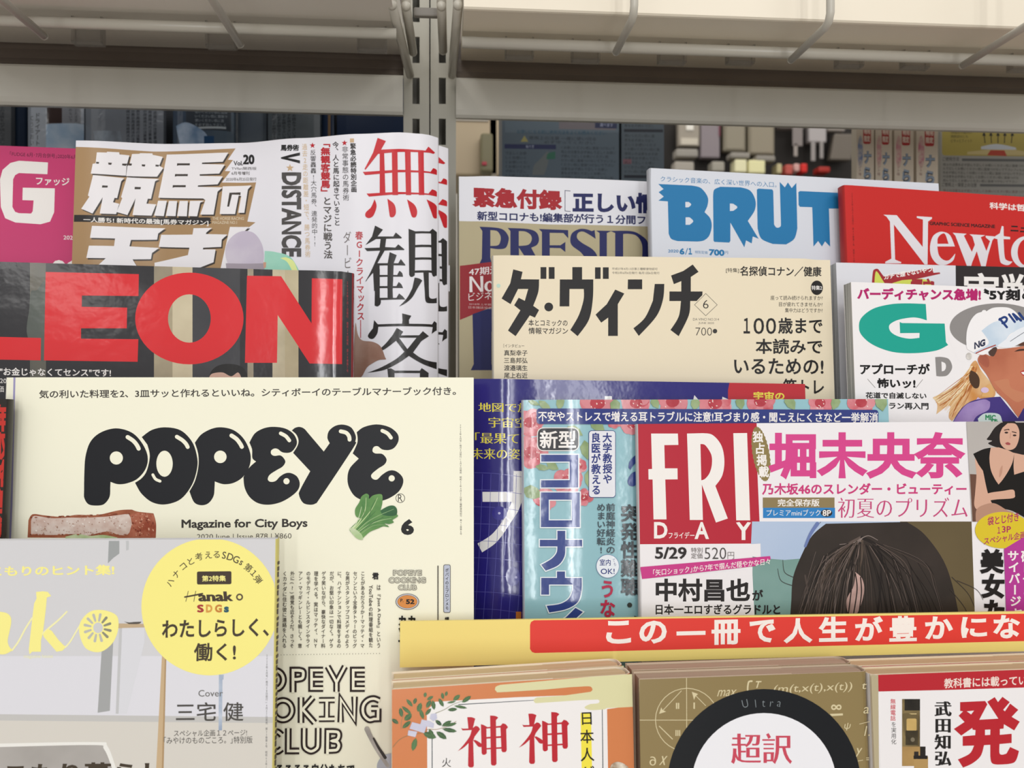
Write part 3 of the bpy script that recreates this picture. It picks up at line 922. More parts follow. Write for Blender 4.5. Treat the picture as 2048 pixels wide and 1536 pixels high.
# ---- horse racing magazine, bulging towards its spine on the right
BK = [(150, .006), (330, 0), (470, .001), (600, .008), (720, .014), (800, .016), (850, .0135), (875, .008)]
kb = s = magazine('magazine', 'white horse racing magazine with brown title block, its right edge curling at the column', (152, 281), (874, 275), 0.462, ZB, 'e6e4ea', 0.0045,
             bend=BK, spine='right', gloss='semi', group=None)
s.put([L(1, "55,165 800,210 1100,205 1615,180 1540,290 1590,293 1510,400 1565,402 1480,512 1815,510 1730,893 1810,900 1730,960 1560,945 1480,1400 0,1400")], 'a8875f', PN)
KB = ["262,218 360,220 362,212 480,218 483,238 580,248 553,345 545,445 520,445 203,425 222,330 250,325",
      "225,440 530,470 500,500 460,665 435,662 420,705 480,720 450,820 290,815 320,655 220,815 110,768 190,650 175,640",
      "605,235 680,232 682,226 805,228 805,242 905,262 870,350 910,370 850,455 548,450 560,350 580,340",
      "555,462 870,478 830,500 790,672 760,670 745,718 840,725 795,835 610,830 640,665 560,830 455,800 510,665 498,655",
      "945,240 1545,220 1490,310 1290,318 1285,332 1510,337 1455,425 1265,432 1265,447 1490,452 1440,530 1250,540 1245,554 1490,560 1440,600 1400,825 1270,825 1320,685 1300,668 862,660",
      "860,690 945,690 915,840 820,835", "965,692 1045,692 1030,840 935,838", "1070,692 1150,692 1140,842 1045,840", "1170,692 1310,690 1270,710 1240,842 1155,840",
      "1490,550 1770,540 1735,580 1700,808 1640,808 1670,645 1645,640 1610,820 1460,820",
      "215,935 930,958 860,1010 850,1070 595,1072 580,1135 870,1150 800,1200 790,1260 610,1262 690,1390 200,1390 350,1250 160,1248 185,1128 430,1132 440,1058 195,1052",
      "1205,958 1385,955 1330,1000 1325,1015 1535,1020 1480,1070 1475,1140 1300,1148 1295,1165 1420,1165 1400,1290 1260,1345 825,1390 825,1295 1150,1220 1165,1148 865,1140 890,1022 1195,1020",
      "1560,945 1745,945 1700,990 1690,1390 1460,1390"]
loops = [L(1, q) for q in KB]
for i, lp in enumerate(loops):
    s.put([[(x + 2.6, y + 3.0) for x, y in lp]], '3a322c', TT)
for lp in loops:
    s.put([lp], 'ece8ea', TT)
for q in ("1045,325 1170,325 1168,345 1060,345 1043,350", "1025,430 1150,430 1148,450 1040,450 1022,456", "1003,538 1130,538 1128,558 1020,558 1000,564", "315,540 370,543 366,562 312,562",
          "632,555 692,557 688,578 630,578", "372,318 410,320 402,340 376,338", "700,335 736,337 730,357 702,354", "1555,612 1665,608 1660,640 1650,632 1580,630 1552,748 1533,748",
          "255,310 285,313 280,330 256,328", "510,328 560,328 545,350 508,345", "575,325 605,328 600,348 572,346", "835,338 870,340 865,358 833,356"):
    s.put([L(1, q)], '3a322c', TT)
s.put([L(1, "42,828 1340,852 1380,856 1366,868 1380,880 1366,892 1380,904 1366,916 1340,920 38,895")], '2a2625', PN)
s.T('一人勝ち! 新時代の最強[馬券マガジン]', 167, 434, 417, 446, 'w', .02, sl=.026, name=HD)
s.T('THE HORSE RACING', 425, 434, 488, 440, 'd9c9ae', .01, name=SM); s.T('MAGAZINE NO.1', 425, 442, 474, 448, 'd9c9ae', .01, name=SM)
s.T('Vol.', 467, 322, 486, 331, 'k', .03, name=HD); s.T('20', 486, 309, 509, 329, 'k', .05, name=HD)
s.T('TVfan関西版', 463, 334, 513, 340, '55504e', 0, name=SM); s.T('6月号増刊', 463, 343, 499, 350, '55504e', 0.01, name=SM); s.T('2020年6月25日発行', 452, 355, 513, 362, '55504e', 0, name=SM)
s.R('V', 562, 305, 600, 327, 'k', .05, name=HD); s.R('DISTANCE', 563, 345, 603, 514, '4a4746', .045, name=HD)
s.T('馬券術', 561, 289, 598, 302, 'k', .04, name=HD)
def star(cx, cy, r):
    return [(cx + r * (1 if k % 2 == 0 else .42) * math.sin(k * math.pi / 5), cy - r * (1 if k % 2 == 0 else .42) * math.cos(k * math.pi / 5)) for k in range(10)]
s.put([star(580, 336, 8)], 'c9ab86', PN); s.put([star(625, 291, 6)], 'b8202c', PN); s.put([star(689, 286, 6)], 'b8202c', PN)
s.put([Q(700, 277, 708, 285)], 'c9ab86', PN)
s.V('過去2走の距離差・短で、勝つ馬券術', 609, 287, 515, 11, 'd8c0a2', .01, sh=.03, name=SM)
s.V('反響轟轟!大穴馬券、連発的中!!', 626, 299, 494, 12, '4c4a4a', 0, .0, sh=.02, name=SM)
s.V('「無観客競馬」', 651, 278, 393, 19, 'b8202c', .04, name=HD); s.V('とマジに戦う法', 654, 393, 518, 18, '55504e', .025, sh=.02, name=HD)
s.V('今、人と馬に起きていること―', 671, 283, 465, 13, '3a3636', .02, sh=.02, name=SM)
s.V('非常事態の馬券術', 690, 292, 402, 13, '3a3636', .0, sh=.02, name=SM)
s.V('緊急必読特別企画', 706, 286, 385, 12, '3a3636', .03, sh=.02, name=SM)
s.V('ダービー―', 694, 462, 590, 17, '77706e', .0, sh=.02, name=SM)
s.V('春GIクライマックス', 718, 462, 641, 16, 'b8303a', .02, sh=.02, name=SM)
s.put([Q(720.5, 640, 722, 676)], 'b8303a', SM)
# big red and black characters
MU = ["1165,103! 1248,135! 1200,220! 1640,230! 1668,190! 1735,250! 1720,262! 1170,262! 1045,420! 1035,412! 1120,250!", "1018,440! 1690,440! 1715,403! 1745,415 1762,445 1760,470! 1040,472!",
      "1055,655! 1670,655! 1705,612! 1745,630 1764,665 1765,685! 1080,685!", "1186,240! 1230,240! 1243,670! 1186,670!", "1306,240! 1362,240! 1368,670! 1312,670!",
      "1436,240! 1492,240! 1498,670! 1446,670!", "1566,240! 1622,240! 1628,670! 1574,670!", "1135,710! 1155,780 1125,870 1080,898 1045,880 1050,840 1100,790",
      "1262,705! 1330,760 1347,840 1325,885 1290,885 1280,840", "1457,712! 1530,765 1557,830 1545,885 1510,888 1490,840", "1650,712! 1740,765 1765,840 1755,895 1720,895 1695,830"]
for q in MU: s.put([C(2, q)], 'c4202a', TT)
KA = [(2, "1140,972! 1218,1012! 1165,1080! 1320,1080! 1345,1040! 1405,1090! 1400,1100! 1250,1103! 1240,1185! 1340,1190! 1370,1158! 1432,1208! 1425,1215! 1235,1220! 1120,1420! 1048,1530! 1120,1380! 1190,1220! 1060,1225! 1035,1195! 1185,1190! 1195,1105! 1150,1105! 1045,1165! 1110,1080!"),
      (2, "1285,1235! 1355,1265! 1325,1345! 1316,1600! 1262,1600! 1265,1345!"), (2, "1140,1350! 1185,1350! 1185,1400! 1180,1620! 1130,1620! 1120,1420!"),
      (2, "1150,1345! 1370,1345! 1395,1303! 1440,1360! 1440,1368! 1150,1368!"), (3, "728,-10! 790,-10! 790,370! 805,410 795,455 760,482 722,470!"), (3, "893,-10! 950,-10! 965,385! 893,385!"),
      (3, "780,66! 1020,66! 1050,10! 1085,40 1098,90! 780,92!"), (3, "780,213! 1010,213! 1040,158! 1075,190 1098,240! 780,240!"), (3, "780,368! 1010,368! 1045,310! 1090,345 1128,390! 780,398!"), (3, "728,-60! 640,80! 595,160! 680,60! 770,-30!"),
      (2, "1472,1003! 1540,1030! 1535,1420 1525,1470 1495,1480 1478,1460!"), (2, "1500,1030! 1680,1030! 1710,1003! 1765,1045! 1755,1075! 1755,1430 1740,1470 1715,1475 1700,1440! 1695,1052! 1520,1052!"),
      (2, "1520,1165! 1700,1165! 1700,1188! 1520,1188!"), (2, "1520,1290! 1700,1290! 1700,1312! 1520,1312!"), (2, "1520,1418! 1700,1418! 1700,1440! 1520,1440!"),
      (3, "1250,100! 1310,112 1352,140! 1290,240 1220,360 1130,440 1045,482! 1150,370 1220,240!"), (3, "1365,20! 1437,20! 1440,300 1450,365 1490,380 1540,370! 1580,200! 1612,200! 1600,430! 1480,440 1400,420 1385,300!"),
      (3, "1085,573! 1207,605! 1175,660! 1178,720! 1085,720! 1090,660!"), (3, "715,662! 765,718! 1480,720! 1510,675! 1608,745! 1605,795! 1540,800 1475,845! 1490,755! 770,750! 760,830 720,895 680,912 640,890 640,850 700,770!")]
for n_, q in KA: s.put([C(n_, q)], '2b2928', TT)
s.put([C(3, "1015,765! 1100,815! 1068,865! 1310,862! 1360,808! 1440,875! 1400,900! 1340,940! 1230,1090! 1330,1160 1450,1205 1620,1230! 1600,1330! 1400,1260 1280,1200 1175,1135! 1050,1220 850,1320 625,1358! 800,1290 1000,1180 1115,1080! 1005,935! 850,1050 705,1110! 850,990 960,860!"),
       C(3, "1045,895! 1275,895! 1155,1045!")], '2b2928', TT)
s.put([C(3, "890,1305! 940,1300! 990,1330! 1320,1330! 1345,1295! 1435,1360! 1430,1500! 1320,1500! 1320,1362! 985,1362! 985,1500! 910,1500!")], '2b2928', TT)
# printed jockey cap, green jacket, brown horse
s.put([C(1, "1900,1180! 2000,1190 2150,1240 2250,1400! 1890,1400!")], '8fcfb8', 'printed_rider', hex2='a9dcc6', scale=40)
s.put([C(1, "2050,1250! 2120,1290 2180,1400! 2230,1400! 2180,1280 2100,1240!")], 'e2ec9a', 'printed_rider')
s.put([C(1, "1540,1310! 1515,1200 1540,1090 1620,1010 1710,985 1800,1010 1870,1110 1890,1230 1880,1300!")], 'c5bacb', 'printed_rider', hex2='cfc6d2', scale=80)
s.put([L(1, "1520,1300 1885,1300 1900,1345 1880,1400 1530,1400")], 'a59aa4', 'printed_rider')
s.put([L(1, "1885,1290 1915,1290 1910,1345 1890,1345")], 'cf9e86', 'printed_rider')
s.put([C(3, "470,700 500,850 560,930 700,950 800,1010 860,1150 870,1180 780,1190 700,1230 620,1290 540,1420 440,1420 450,1000")], 'a98a7c', 'printed_horse', hex2='8c6350', scale=45, )
s.done()
# staples and second copy
for yy in (520, 556):
    pass
root_k = kb.root
x_, y_ = kb.uv(880, 545)
bm = bmesh.new(); add_tube(bm, [(kb.x1 + .0012, kb.uv(874, 512)[1], kb.hf(kb.x1) - .0015), (kb.x1 + .0012, kb.uv(874, 565)[1], kb.hf(kb.x1) - .0015)], .0004, 6)
bm_obj('staple', bm, mat('c8c8cc', 'metal'), root_k)
c2 = copy_tree(root_k)
c2.location = root_k.location + kb.ex * 0.0058 - kb.n * 0.0068 - Vector((0, 0, .0035))
c2['label'] = 'second copy of the racing magazine, only a strip of red strokes showing behind the first'
c3 = None
# ---- black magazine with the red title
s = magazine('magazine', 'black magazine with huge red capital letters on its cover, standing behind the cream one', (-260, 516), (704, 546), 0.410, ZM, '2a292c', 0.005, gloss='gloss', spine='right', spinecol='8e2228',
             bend=[(-260, 0), (560, .0), (640, .001), (680, .0005), (704, -.003)], rlean=0)
s.sl = .03
CT['lr'] = 'd8262c'
def band(x0, x1, c, h2=None):
    s.put([Q(x0, 500, x1, 1100)], c, PN, hex2=h2, scale=30)
for x0, x1, c, h2 in ((60, 92, '55554e', '6c675b'), (308, 345, 'b5a888', '8a8070'), (345, 385, 'd2c6a8', 'bcae90'), (385, 480, '3c3c40', '48484a'), (495, 507, 'b8ab8e', '8a8070'), (545, 570, 'd2c6a8', 'b0a488'), (570, 597, 'c5b898', 'ad9f80')):
    band(x0, x1, c, h2)
s.put([C(34, "180,300 215,290 255,240 265,300 262,700 160,560 170,400")], '4a504b', 'printed_scene', hex2='5c615a', scale=50)
s.put([L(34, "265,185 805,198 803,325 475,322 474,387 737,392 735,512 470,512 470,572 802,575 798,706 255,698")], 'lr', TT)
s.put([E(34, 1098, 455, 314, 266, k=56), E(34, 1098, 455, 124, 140, k=44)], 'lr', TT)
s.put([L(34, "1432,207 1630,210 1806,484 1808,222 1985,228 1983,720 1795,716 1610,435 1606,712 1420,712")], 'lr', TT)
s.put([L(34, "-700,150 -250,160 -250,555 238,568 236,698 -700,680")], 'lr', TT)
s.T('"お金じゃなくてセンス"です!', 0, 735, 222, 751, 'w', .02, sl=.012, name=HD)
s.T('2020', 0, 757, 27, 766, 'w', 0, name=SM); s.T('定価', -14, 771, 8, 784, 'w', 0, name=SM)
s.put([C(34, "1212,800! 1225,760 1265,728 1330,718 1400,735 1435,790 1437,900! 1212,900!")], '1b1918', 'printed_hair')
s.put([C(34, "1212,798! 1230,775 1290,768 1340,790 1380,768 1400,800! 1400,900! 1215,900!")], 'cfa896', 'printed_forehead')
s.V('2020年7月1日発行 毎月24日発売 第20巻第7号', 695, 562, 745, 4, 'b0343c', 0, name=SM)
s.done()
# ---- dark red-lettered magazine, sliver at the far left edge
s = magazine('magazine', 'dark magazine with red characters, only a sliver at the left edge of the photo', (-330, 795), (13, 798), 0.372, ZF, '2b2723', 0.006, gloss='semi', spine='right', rlean=-.01)
s.V('年収格差時代', 4, 808, 1140, 30, 'c0342c', .05, name=HD)
s.T('20', -2, 770 + 60, 8, 845, 'c0342c', .03, name=SM)
s.done()
# ---- cream magazine
s = magazine('magazine', 'cream magazine with bubbly black title letters, a sandwich and a bunch of spinach', (14, 755), (932, 755), 0.380, ZF, 'f3f0da', 0.0055, gloss='print', spine='left', spinecol='ece8dc', rlean=.013,
             bend=[(14, -.001), (60, 0), (860, 0), (932, -.0006)], yaw=-1.2)
s.sl = 0.0
s.put([L(0, "27,755 31,755 25,1010 22,1080 19,1600 14,1600 17,1080 21,1010")], '9d97bd', PN)
s.T('気の利いた料理を2、3皿サッと作れるといいね。シティボーイのテーブルマナーブック付き。', 78, 780, 912, 797, '403c38', .018, sl=-.008, name=HD)
CT['pk'] = '1d1e22'
s.put([C(4, "137,740 140,560 152,400 200,260 300,170 450,130 600,170 700,270 757,400 740,520 660,620 560,665 470,675 395,652! 393,700 385,800 330,870 255,883 180,870 140,810"), E(4, 452, 419, 64), S(4, "562,215 615,250 650,290 670,328", 40)], 'pk', TT)
s.put([C(4, "700,215! 800,145 930,120 1080,150 1190,260 1238,400 1240,520 1190,680 1080,820 930,872 800,850 700,770 650,690 635,660! 700,615 750,540 778,400 755,290!"), E(4, 922, 475, 80, 127), S(4, "1042,212 1095,245 1130,280 1148,312", 38), S(4, "808,583 835,625 878,645", 28)], 'pk', TT)
s.put([C(4, "1218,270! 1280,190 1380,135 1480,120 1600,150 1700,240 1760,380 1750,500 1690,600 1600,660 1500,675 1412,648! 1410,700 1400,790 1350,860 1280,880 1210,850 1165,745! 1220,640 1252,500 1250,380"), E(4, 1466, 408, 61), S(4, "1575,200 1625,235 1660,280 1676,310", 40)], 'pk', TT)
s.put([C(5, "82,240! 130,160 210,115 300,103 400,120 470,170 497,240 470,300 430,328 370,325 330,297 300,292 272,310 272,340 300,356 350,352 380,375 395,410 370,450 320,480 260,520 242,560 265,582 310,575 350,535 400,507 450,508 500,540 521,600 500,660 430,720 340,765 240,782 150,765 80,710 40,630 30,540! 80,460 140,405! 108,375 105,300"), E(5, 405, 577, 27), S(5, "355,160 400,185 430,222", 32)], 'pk', TT)
s.put([C(5, "452,135! 480,112 520,104 560,120 600,165 730,318! 782,245! 762,200 775,140 830,95 900,84 970,110 1008,180 1005,230 985,290 700,720 660,770 610,782 550,765 515,700 525,650 612,490! 463,330! 500,270 510,220 490,170"), S(5, "878,142 925,155 950,185 955,215", 34)], 'pk', TT)
s.put([C(5, "1017,150! 1080,105 1190,82 1300,105 1370,160 1382,220 1350,280 1300,305 1240,300 1200,272 1165,280 1155,315 1180,335 1240,340 1277,385 1260,430 1200,470 1145,520 1155,555 1195,562 1240,520 1300,485 1360,490 1415,540 1420,600 1380,670 1300,725 1220,750 1120,755 1010,715 950,630 937,540 960,460 1035,380! 982,335! 1020,250 1025,200"), E(5, 1322, 552, 27), S(5, "1240,137 1285,160 1316,198", 32)], 'pk', TT)
s.put([E(5, 1397, 725, 41), E(5, 1397, 725, 36)], '403c38', SM); s.T('R', 796, 989, 805, 1003, '403c38', 0, name=SM)
s.T('6', 802, 1038, 828, 1070, '1f1e1e', .06, name=HD)
s.T('Magazine for City Boys', 363, 1039, 615, 1061, '3a3632', .028, sl=-.008, name=HD)
s.T('2020 June | Issue 878 | ¥860', 394, 1068, 583, 1082, '5d5850', 0, sl=-.01, name=SM)
s.V('2020年6月号(毎月9日発行)5月9日発売 昭和52年4月27日第三種郵便物認可 第45巻第6号', 921, 848, 1070, 4.5, '55504a', 0, sh=.004, name=SM)
# sandwich
CT['cr'] = '8e4a32'
s.put([C(37, "165,100! 190,65 260,72 360,80 450,68 560,70 690,42 765,38! 800,50 890,60! 905,120 903,205! 160,200!")], 'cr', 'printed_sandwich', hex2='a8674a', scale=120)
s.put([C(37, "180,105! 200,75 300,88 400,85 480,85 600,80 745,62! 765,110 745,178 690,185 620,165 500,190 430,180 330,185 180,185!")], 'dfd0c6', 'printed_sandwich', hex2='c9ada0', scale=170)
s.put([C(37, "755,70! 800,55 890,65! 903,130 900,200! 745,195! 765,120!")], '93442f', 'printed_sandwich', hex2='b9735a', scale=150)
s.put([C(37, "380,195! 450,180 520,190 600,185 680,200! 690,212! 380,212!")], 'a3bb82', 'printed_sandwich', hex2='c9d3ab', scale=150)
R_ = random.Random(3)
for k in range(90):
    x_, y_ = R_.uniform(195, 740), R_.uniform(80, 180)
    s.put([E(37, x_, y_, R_.uniform(2, 7), R_.uniform(2, 5), k=7, rot=R_.uniform(0, 90))], R_.choice(('c4a597', 'b9988a', 'f0e6de', 'a88470')), 'printed_sandwich')
for k in range(60):
    x_, y_ = R_.uniform(765, 895), R_.uniform(60, 190)
    s.put([E(37, x_, y_, R_.uniform(3, 9), R_.uniform(2, 5), k=7, rot=R_.uniform(0, 90))], R_.choice(('c58a70', '7a3524', 'dba58c', 'a2533a')), 'printed_sandwich')
for k in range(40):
    x_ = R_.uniform(180, 760); up = R_.random() < .5
    s.put([E(37, x_, 84 - (x_ - 180) * .04 if up else 182, R_.uniform(5, 12), R_.uniform(2, 4), k=7)], R_.choice(('7c3c28', '9c5a40', 'b5745a')), 'printed_sandwich')
# spinach
CT['sg'] = '4f8046'
s.put([C(5, "1050,900! 1010,880 1005,820 1040,760 1060,710 1100,685 1125,700 1125,730 1160,700 1220,688 1242,705 1240,770 1225,830! 1290,795 1340,790 1368,820 1362,860! 1378,878 1360,895 1330,915 1340,935 1300,950 1260,945 1300,975 1250,970 1200,990 1130,1020 1060,1080 1020,1070 960,1010 960,990 1000,950!")], 'sg', 'printed_spinach', hex2='7aa55f', scale=55)
s.put([C(5, "1225,835! 1290,795 1340,790 1368,820 1362,870 1300,880 1240,870!")], '2f5a38', 'printed_spinach', hex2='3f6f45', scale=60)
for q, w_, c in (("975,1000 1040,930 1090,830 1100,720", 12, 'c7d9a4'), ("985,1010 1070,920 1150,820 1200,720", 11, 'b9cf96'), ("1000,1030 1100,940 1200,880 1340,820", 10, '8fae78'), ("1010,1040 1120,960 1220,920 1320,900", 9, 'a9c48d'),
                 ("960,1000 1010,950 1040,880 1060,800", 9, 'd5e0bc'), ("1030,1060 1100,1000 1180,960 1290,960", 8, '86a56f'), ("1000,1020 1060,960 1120,900 1180,840", 7, '3d6a3c'), ("1020,1040 1090,985 1170,930 1250,890", 6, '2f5a38'), ("1060,900 1085,850 1070,780", 5, '3d6a3c'), ("1130,880 1150,800 1180,740", 5, '3d6a3c')):
    s.put([S(5, q, w_, 3)], c, 'printed_spinach')
s.put([C(5, "955,985! 1000,990 1060,1040 1070,1085 1020,1075 970,1025!")], 'd8dcc0', 'printed_spinach', hex2='a9c48d', scale=90)
# article, columns read from right to left
ART = [(1113, 'は『Just A Dash』という', 250), (1033, 'YouTubeの料理番組を観た', 255), (952, 'ことがあるだろうか?マッティ・マ', 112), (874, 'セソンという全身タトゥーのビッグ', 112), (796, 'な男がスタンダップコメディのよう', 112), (713, 'に、ハイテンションで料理をするの', 112),
       (634, 'だが、お堅い印象は一切なく。ゲラ', 112), (552, 'ゲラ笑いながら、豪快なダイナー料', 112), (474, '理を学べる。実はマッティ、NY', 112), (395, 'のモデカイ・ルビンスタインやライ', 112), (314, 'アン・マッギンレーとも親しく。意', 112), (232, '外に(?)感覚も近そうだ。さっそ', 112), (155, 'くカナダに住む彼に連絡を入れる', 112)]
for x, t_, y_ in ART:
    X = 540 + x * .19531
    if t_.startswith('は'):
        s.V('は『', X, 1168, 1194, 8.6, '48423a', .012, name=SM); s.R('Just A Dash', X - 3.6, 1195, X + 4, 1250, '48423a', .01, name=SM); s.V('』という', X, 1250, 1296, 8.6, '48423a', .012, name=SM)
    elif t_.startswith('You'):
        s.R('YouTube', X - 3.6, 1170, X + 4, 1212, '48423a', .01, name=SM); s.V(t_[7:], X, 1213, 1295, 8.6, '48423a', .012, name=SM)
    else:
        s.V(t_, X, 1120 + y_ * .19531, 1296, 8.8, '48423a', .012, sh=-.008, name=SM)
s.G('君', 751, 1152, 13, 14, 0, 'k', .04, SM)
s.put([E(24, 85 + i * 30.5, 970 - i * .45, 3.6, k=8) for i in range(35)], '48423a', SM)
s.put([Q(875, 1131, 877, 1250)], '48423a', PN)
s.put([RR(887, 1129, 901, 1225, 3)], '403c38', PN); s.put([RR(888, 1130, 900, 1224, 2.4)], 'b9bfd0', PN)
s.V('ポパイのエプロンメモ', 894, 1136, 1220, 7.2, 'k', .02, name=SM); s.V('爆', 894, 1233, 1243, 9, 'k', .02, name=SM)
for (tx, x0, y0, x1, y1) in (('POPEYE', 786, 1139.5, 844, 1151), ('COOKING', 777, 1154, 852, 1166), ('CLUB', 796, 1169, 834, 1180)):
    s.T(tx, x0, y0, x1, y1, '55504a', .075, name=SM); s.T(tx, x0 + 1, y0 + 1, x1 - 1, y1 - 1, 'f3f0da', .03, name=SM); s.T(tx, x0 + 1.8, y0 + 1.8, x1 - 1.8, y1 - 1.8, '55504a', -.02, name=SM)
s.put([E(24, 1407, 425, 120, 82)], '403c38', PN); s.put([E(24, 1407, 425, 114, 77)], 'c9c9d2', PN); s.put([E(24, 1407, 425, 103, 68)], '403c38', PN); s.put([E(24, 1407, 425, 100, 65)], 'd58a45', PN)
s.T('52', 812, 1198, 829, 1208, 'k', .05, name=SM); s.T('P.', 801, 1197, 807, 1204, 'k', .02, name=SM)
s.V('カツサ', 805, 1230, 1296, 17, 'k', .05, name=HD); s.V('カツサ', 824, 1230, 1296, 17, 'k', .05, name=HD)
CT['ck'] = '2a1c18'; CT['cb'] = 'f3f0da'
def inline(paths, W=88, w=34, ext=6):
    for closed, q in paths:
        if closed == 'ring':
            cx, cy, rx, ry = q
            s.put([E(18, cx, cy, rx + W / 2, ry + W / 2, k=44), E(18, cx, cy, rx - W / 2, ry - W / 2, k=36)], 'ck', TT)
        else:
            s.put([S(18, q, W, rnd=False, smooth=closed == 'c')], 'ck', TT)
    for closed, q in paths:
        if closed == 'ring':
            cx, cy, rx, ry = q
            s.put([E(18, cx, cy, rx + w / 2, ry + w / 2, k=44), E(18, cx, cy, rx - w / 2, ry - w / 2, k=36)], 'cb', TT)
        else:
            p = S(18, q, w, rnd=False, smooth=closed == 'c')
            s.put([p], 'cb', TT)
            pts = C(18, q, closed=False) if closed == 'c' else L(18, q)
            for a_, b_ in ((pts[0], pts[1]), (pts[-1], pts[-2])):
                d_ = Vector((a_[0] - b_[0], a_[1] - b_[1])).normalized() * 1.2
                s.put([stroke([(a_[0] - d_.x * 2, a_[1] - d_.y * 2), (a_[0] + d_.x, a_[1] + d_.y)], w * .16015, rnd=False)], 'cb', TT)
inline([('ring', (60, 432, 110, 118))])
inline([('l', "290,586 290,312 372,312"), ('c', "360,312 410,325 418,365 405,410 345,425 300,425")])
for X in (0, 520):
    inline([('l', "%d,310 %d,310 %d,540 %d,540" % (665 + X, 521 + X, 521 + X, 665 + X)), ('l', "%d,424 %d,424" % (530 + X, 665 + X))], 84, 32)
inline([('l', "722,264 832,462 832,580"), ('l', "938,264 832,462")], 80, 30)
inline([('ring', (165, 810, 115, 122))], 84, 32)
inline([('l', "390,650 390,968"), ('l', "540,650 410,800 560,968")], 84, 32)
inline([('l', "615,686 810,684"), ('l', "712,700 710,925"), ('l', "613,920 808,918")], 76, 34)
inline([('l', "885,960 887,670 1055,925 1058,642")], 84, 32)
inline([('c', "1365,690 1300,665 1230,680 1175,735 1160,810 1180,880 1240,930 1300,920! 1350,918! 1352,790!"), ('l', "1350,790 1265,790")], 84, 32)
inline([('c', "150,1120 100,1080 40,1090 -20,1140 -30,1200 0,1290 60,1325 110,1320 150,1290")], 84, 32)
inline([('l', "232,1036 230,1318 368,1318")], 84, 32)
inline([('c', "430,1034! 428,1210! 440,1280 515,1322 590,1280 602,1210! 604,1032!")], 84, 32)
inline([('c', "720,1352! 724,1075! 790,1075! 850,1085 862,1130 840,1175 780,1192 840,1205 862,1250 840,1300 790,1310 720,1312!")], 84, 34)
s.T('そろそろ自分たちで', 552, 1527, 710, 1550, 'k', .03, name=HD)
s.put([C(18, "1340,1580! 1340,1480 1400,1390 1500,1350 1600,1360! 1600,1580!")], 'b9bcc4', 'printed_bowl', hex2='a9adb5', scale=60)
s.put([S(18, "1212,1045 1250,1130 1340,1300 1470,1500", 64, 46)], '9a948e', 'printed_spoon', hex2='c2bcb4', scale=80)
s.put([S(18, "1295,1160 1360,1280 1440,1400", 22, 40)], '3a3430', 'printed_spoon')
s.done()
# ---- pale grey magazine in front, lower left
s = magazine('magazine', 'pale grey lifestyle magazine with a round yellow badge, lowest and nearest at the left', (-330, 1082), (551, 1078), 0.352, ZH, 'd3d2d4', 0.0055, gloss='print', spine='right', spinecol='d9cf7c', rlean=-.006)
s.sl = -.005
s.put([L(0, "-330,1312 545,1312 545,1434 -330,1434")], 'dddce2', 'printed_room')
s.put([L(0, "-330,1425 548,1434 548,1446 -330,1438")], 'c4c2bf', 'printed_room'); s.put([L(0, "-330,1438 548,1446 548,1800 -330,1800")], 'd6d1c8', 'printed_room')
s.put([L(16, "1115,60 1222,60 1222,190 1160,235 1105,290")], '9ea1a1', 'printed_room'); s.put([L(16, "1290,60 1320,60 1318,150 1292,160")], 'bfc0c1', 'printed_room')
s.put([L(16, "1090,1100 1160,1080 1125,1800 1000,1820 1040,1200")], 'a5a6a6', 'printed_room')
s.put([L(16, "1222,940 1250,940 1215,1830 1185,1830")], 'c3c3c4', 'printed_room')
s.put([L(16, "1250,950 1480,950 1480,1100 1300,1830 1218,1830")], 'd9d9de', 'printed_room')
s.put([L(16, "1200,905 1490,910 1490,945 1200,955")], 'c2aa8a', 'printed_room'); s.put([C(16, "1270,885! 1320,895 1380,890 1450,888! 1420,910 1320,912!")], '57524c', 'printed_room')
s.put([L(17, "225,1230 270,1260 235,2700 150,2700")], 'c8ad88', 'printed_room'); s.put([L(17, "255,1260 270,1260 235,2700 215,2700")], 'b0926c', 'printed_room')
s.put([L(17, "808,1430 858,1430 855,1480 845,1480 840,2000 805,2000")], '93a3bb', 'printed_room', hex2='c0c9d6', scale=120)
s.put([C(0, "-330,1486! 0,1487! 190,1484 215,1492 232,1536! 240,1700! -330,1700!")], 'eceae4', 'printed_room')
s.put([C(0, "-330,1492! 0,1494! 185,1490 208,1498 224,1536! 232,1700! -330,1700!")], 'a5a09b', 'printed_room', hex2='b8b3ae', scale=25)
CT['hy'] = 'f8ef92'
s.T('こもりのヒント集!', -19, 1132, 229, 1153, 'hy', .03, sl=-.012, name=HD)
s.put([C(16, "370,583! 440,576! 490,582! 525,625! 480,640! 470,760! 440,1010! 420,1080! 420,1195! 330,1195! 303,1222! 295,1170! 330,860! 350,700! 375,650!")], 'hy', TT)
s.put([S(16, "685,785 600,870 500,955 440,1010", 16, 22)], 'f3eeb5', TT); s.put([C(16, "440,1015! 490,960! 530,980! 600,1075! 660,1135! 690,1130! 640,1185! 580,1195! 450,1045!")], 'hy', TT)
s.put([S(16, "330,850 260,960 190,1090 125,1180", 18)], 'f3eeb5', TT); s.put([S(16, "670,1150 720,1090 780,990 840,890", 16)], 'f3eeb5', TT)
s.put([C(16, "-200,760! 0,785! 70,800 110,840 115,900 100,980 80,1080 95,1140 130,1180! 60,1218 0,1222! -200,1222!")], 'hy', TT)
seeds = [stroke([(1000 * .19531 + 26 * .0 + math.cos(a) * 14.5 + 195.3 - 195.3, 1070 + 950 * .19531 + math.sin(a) * 14.5), (1000 * .19531 + math.cos(a) * 26, 1070 + 950 * .19531 + math.sin(a) * 27)], 4.2, 5.6) for a in [math.radians(12 + 30 * k) for k in range(12)]]
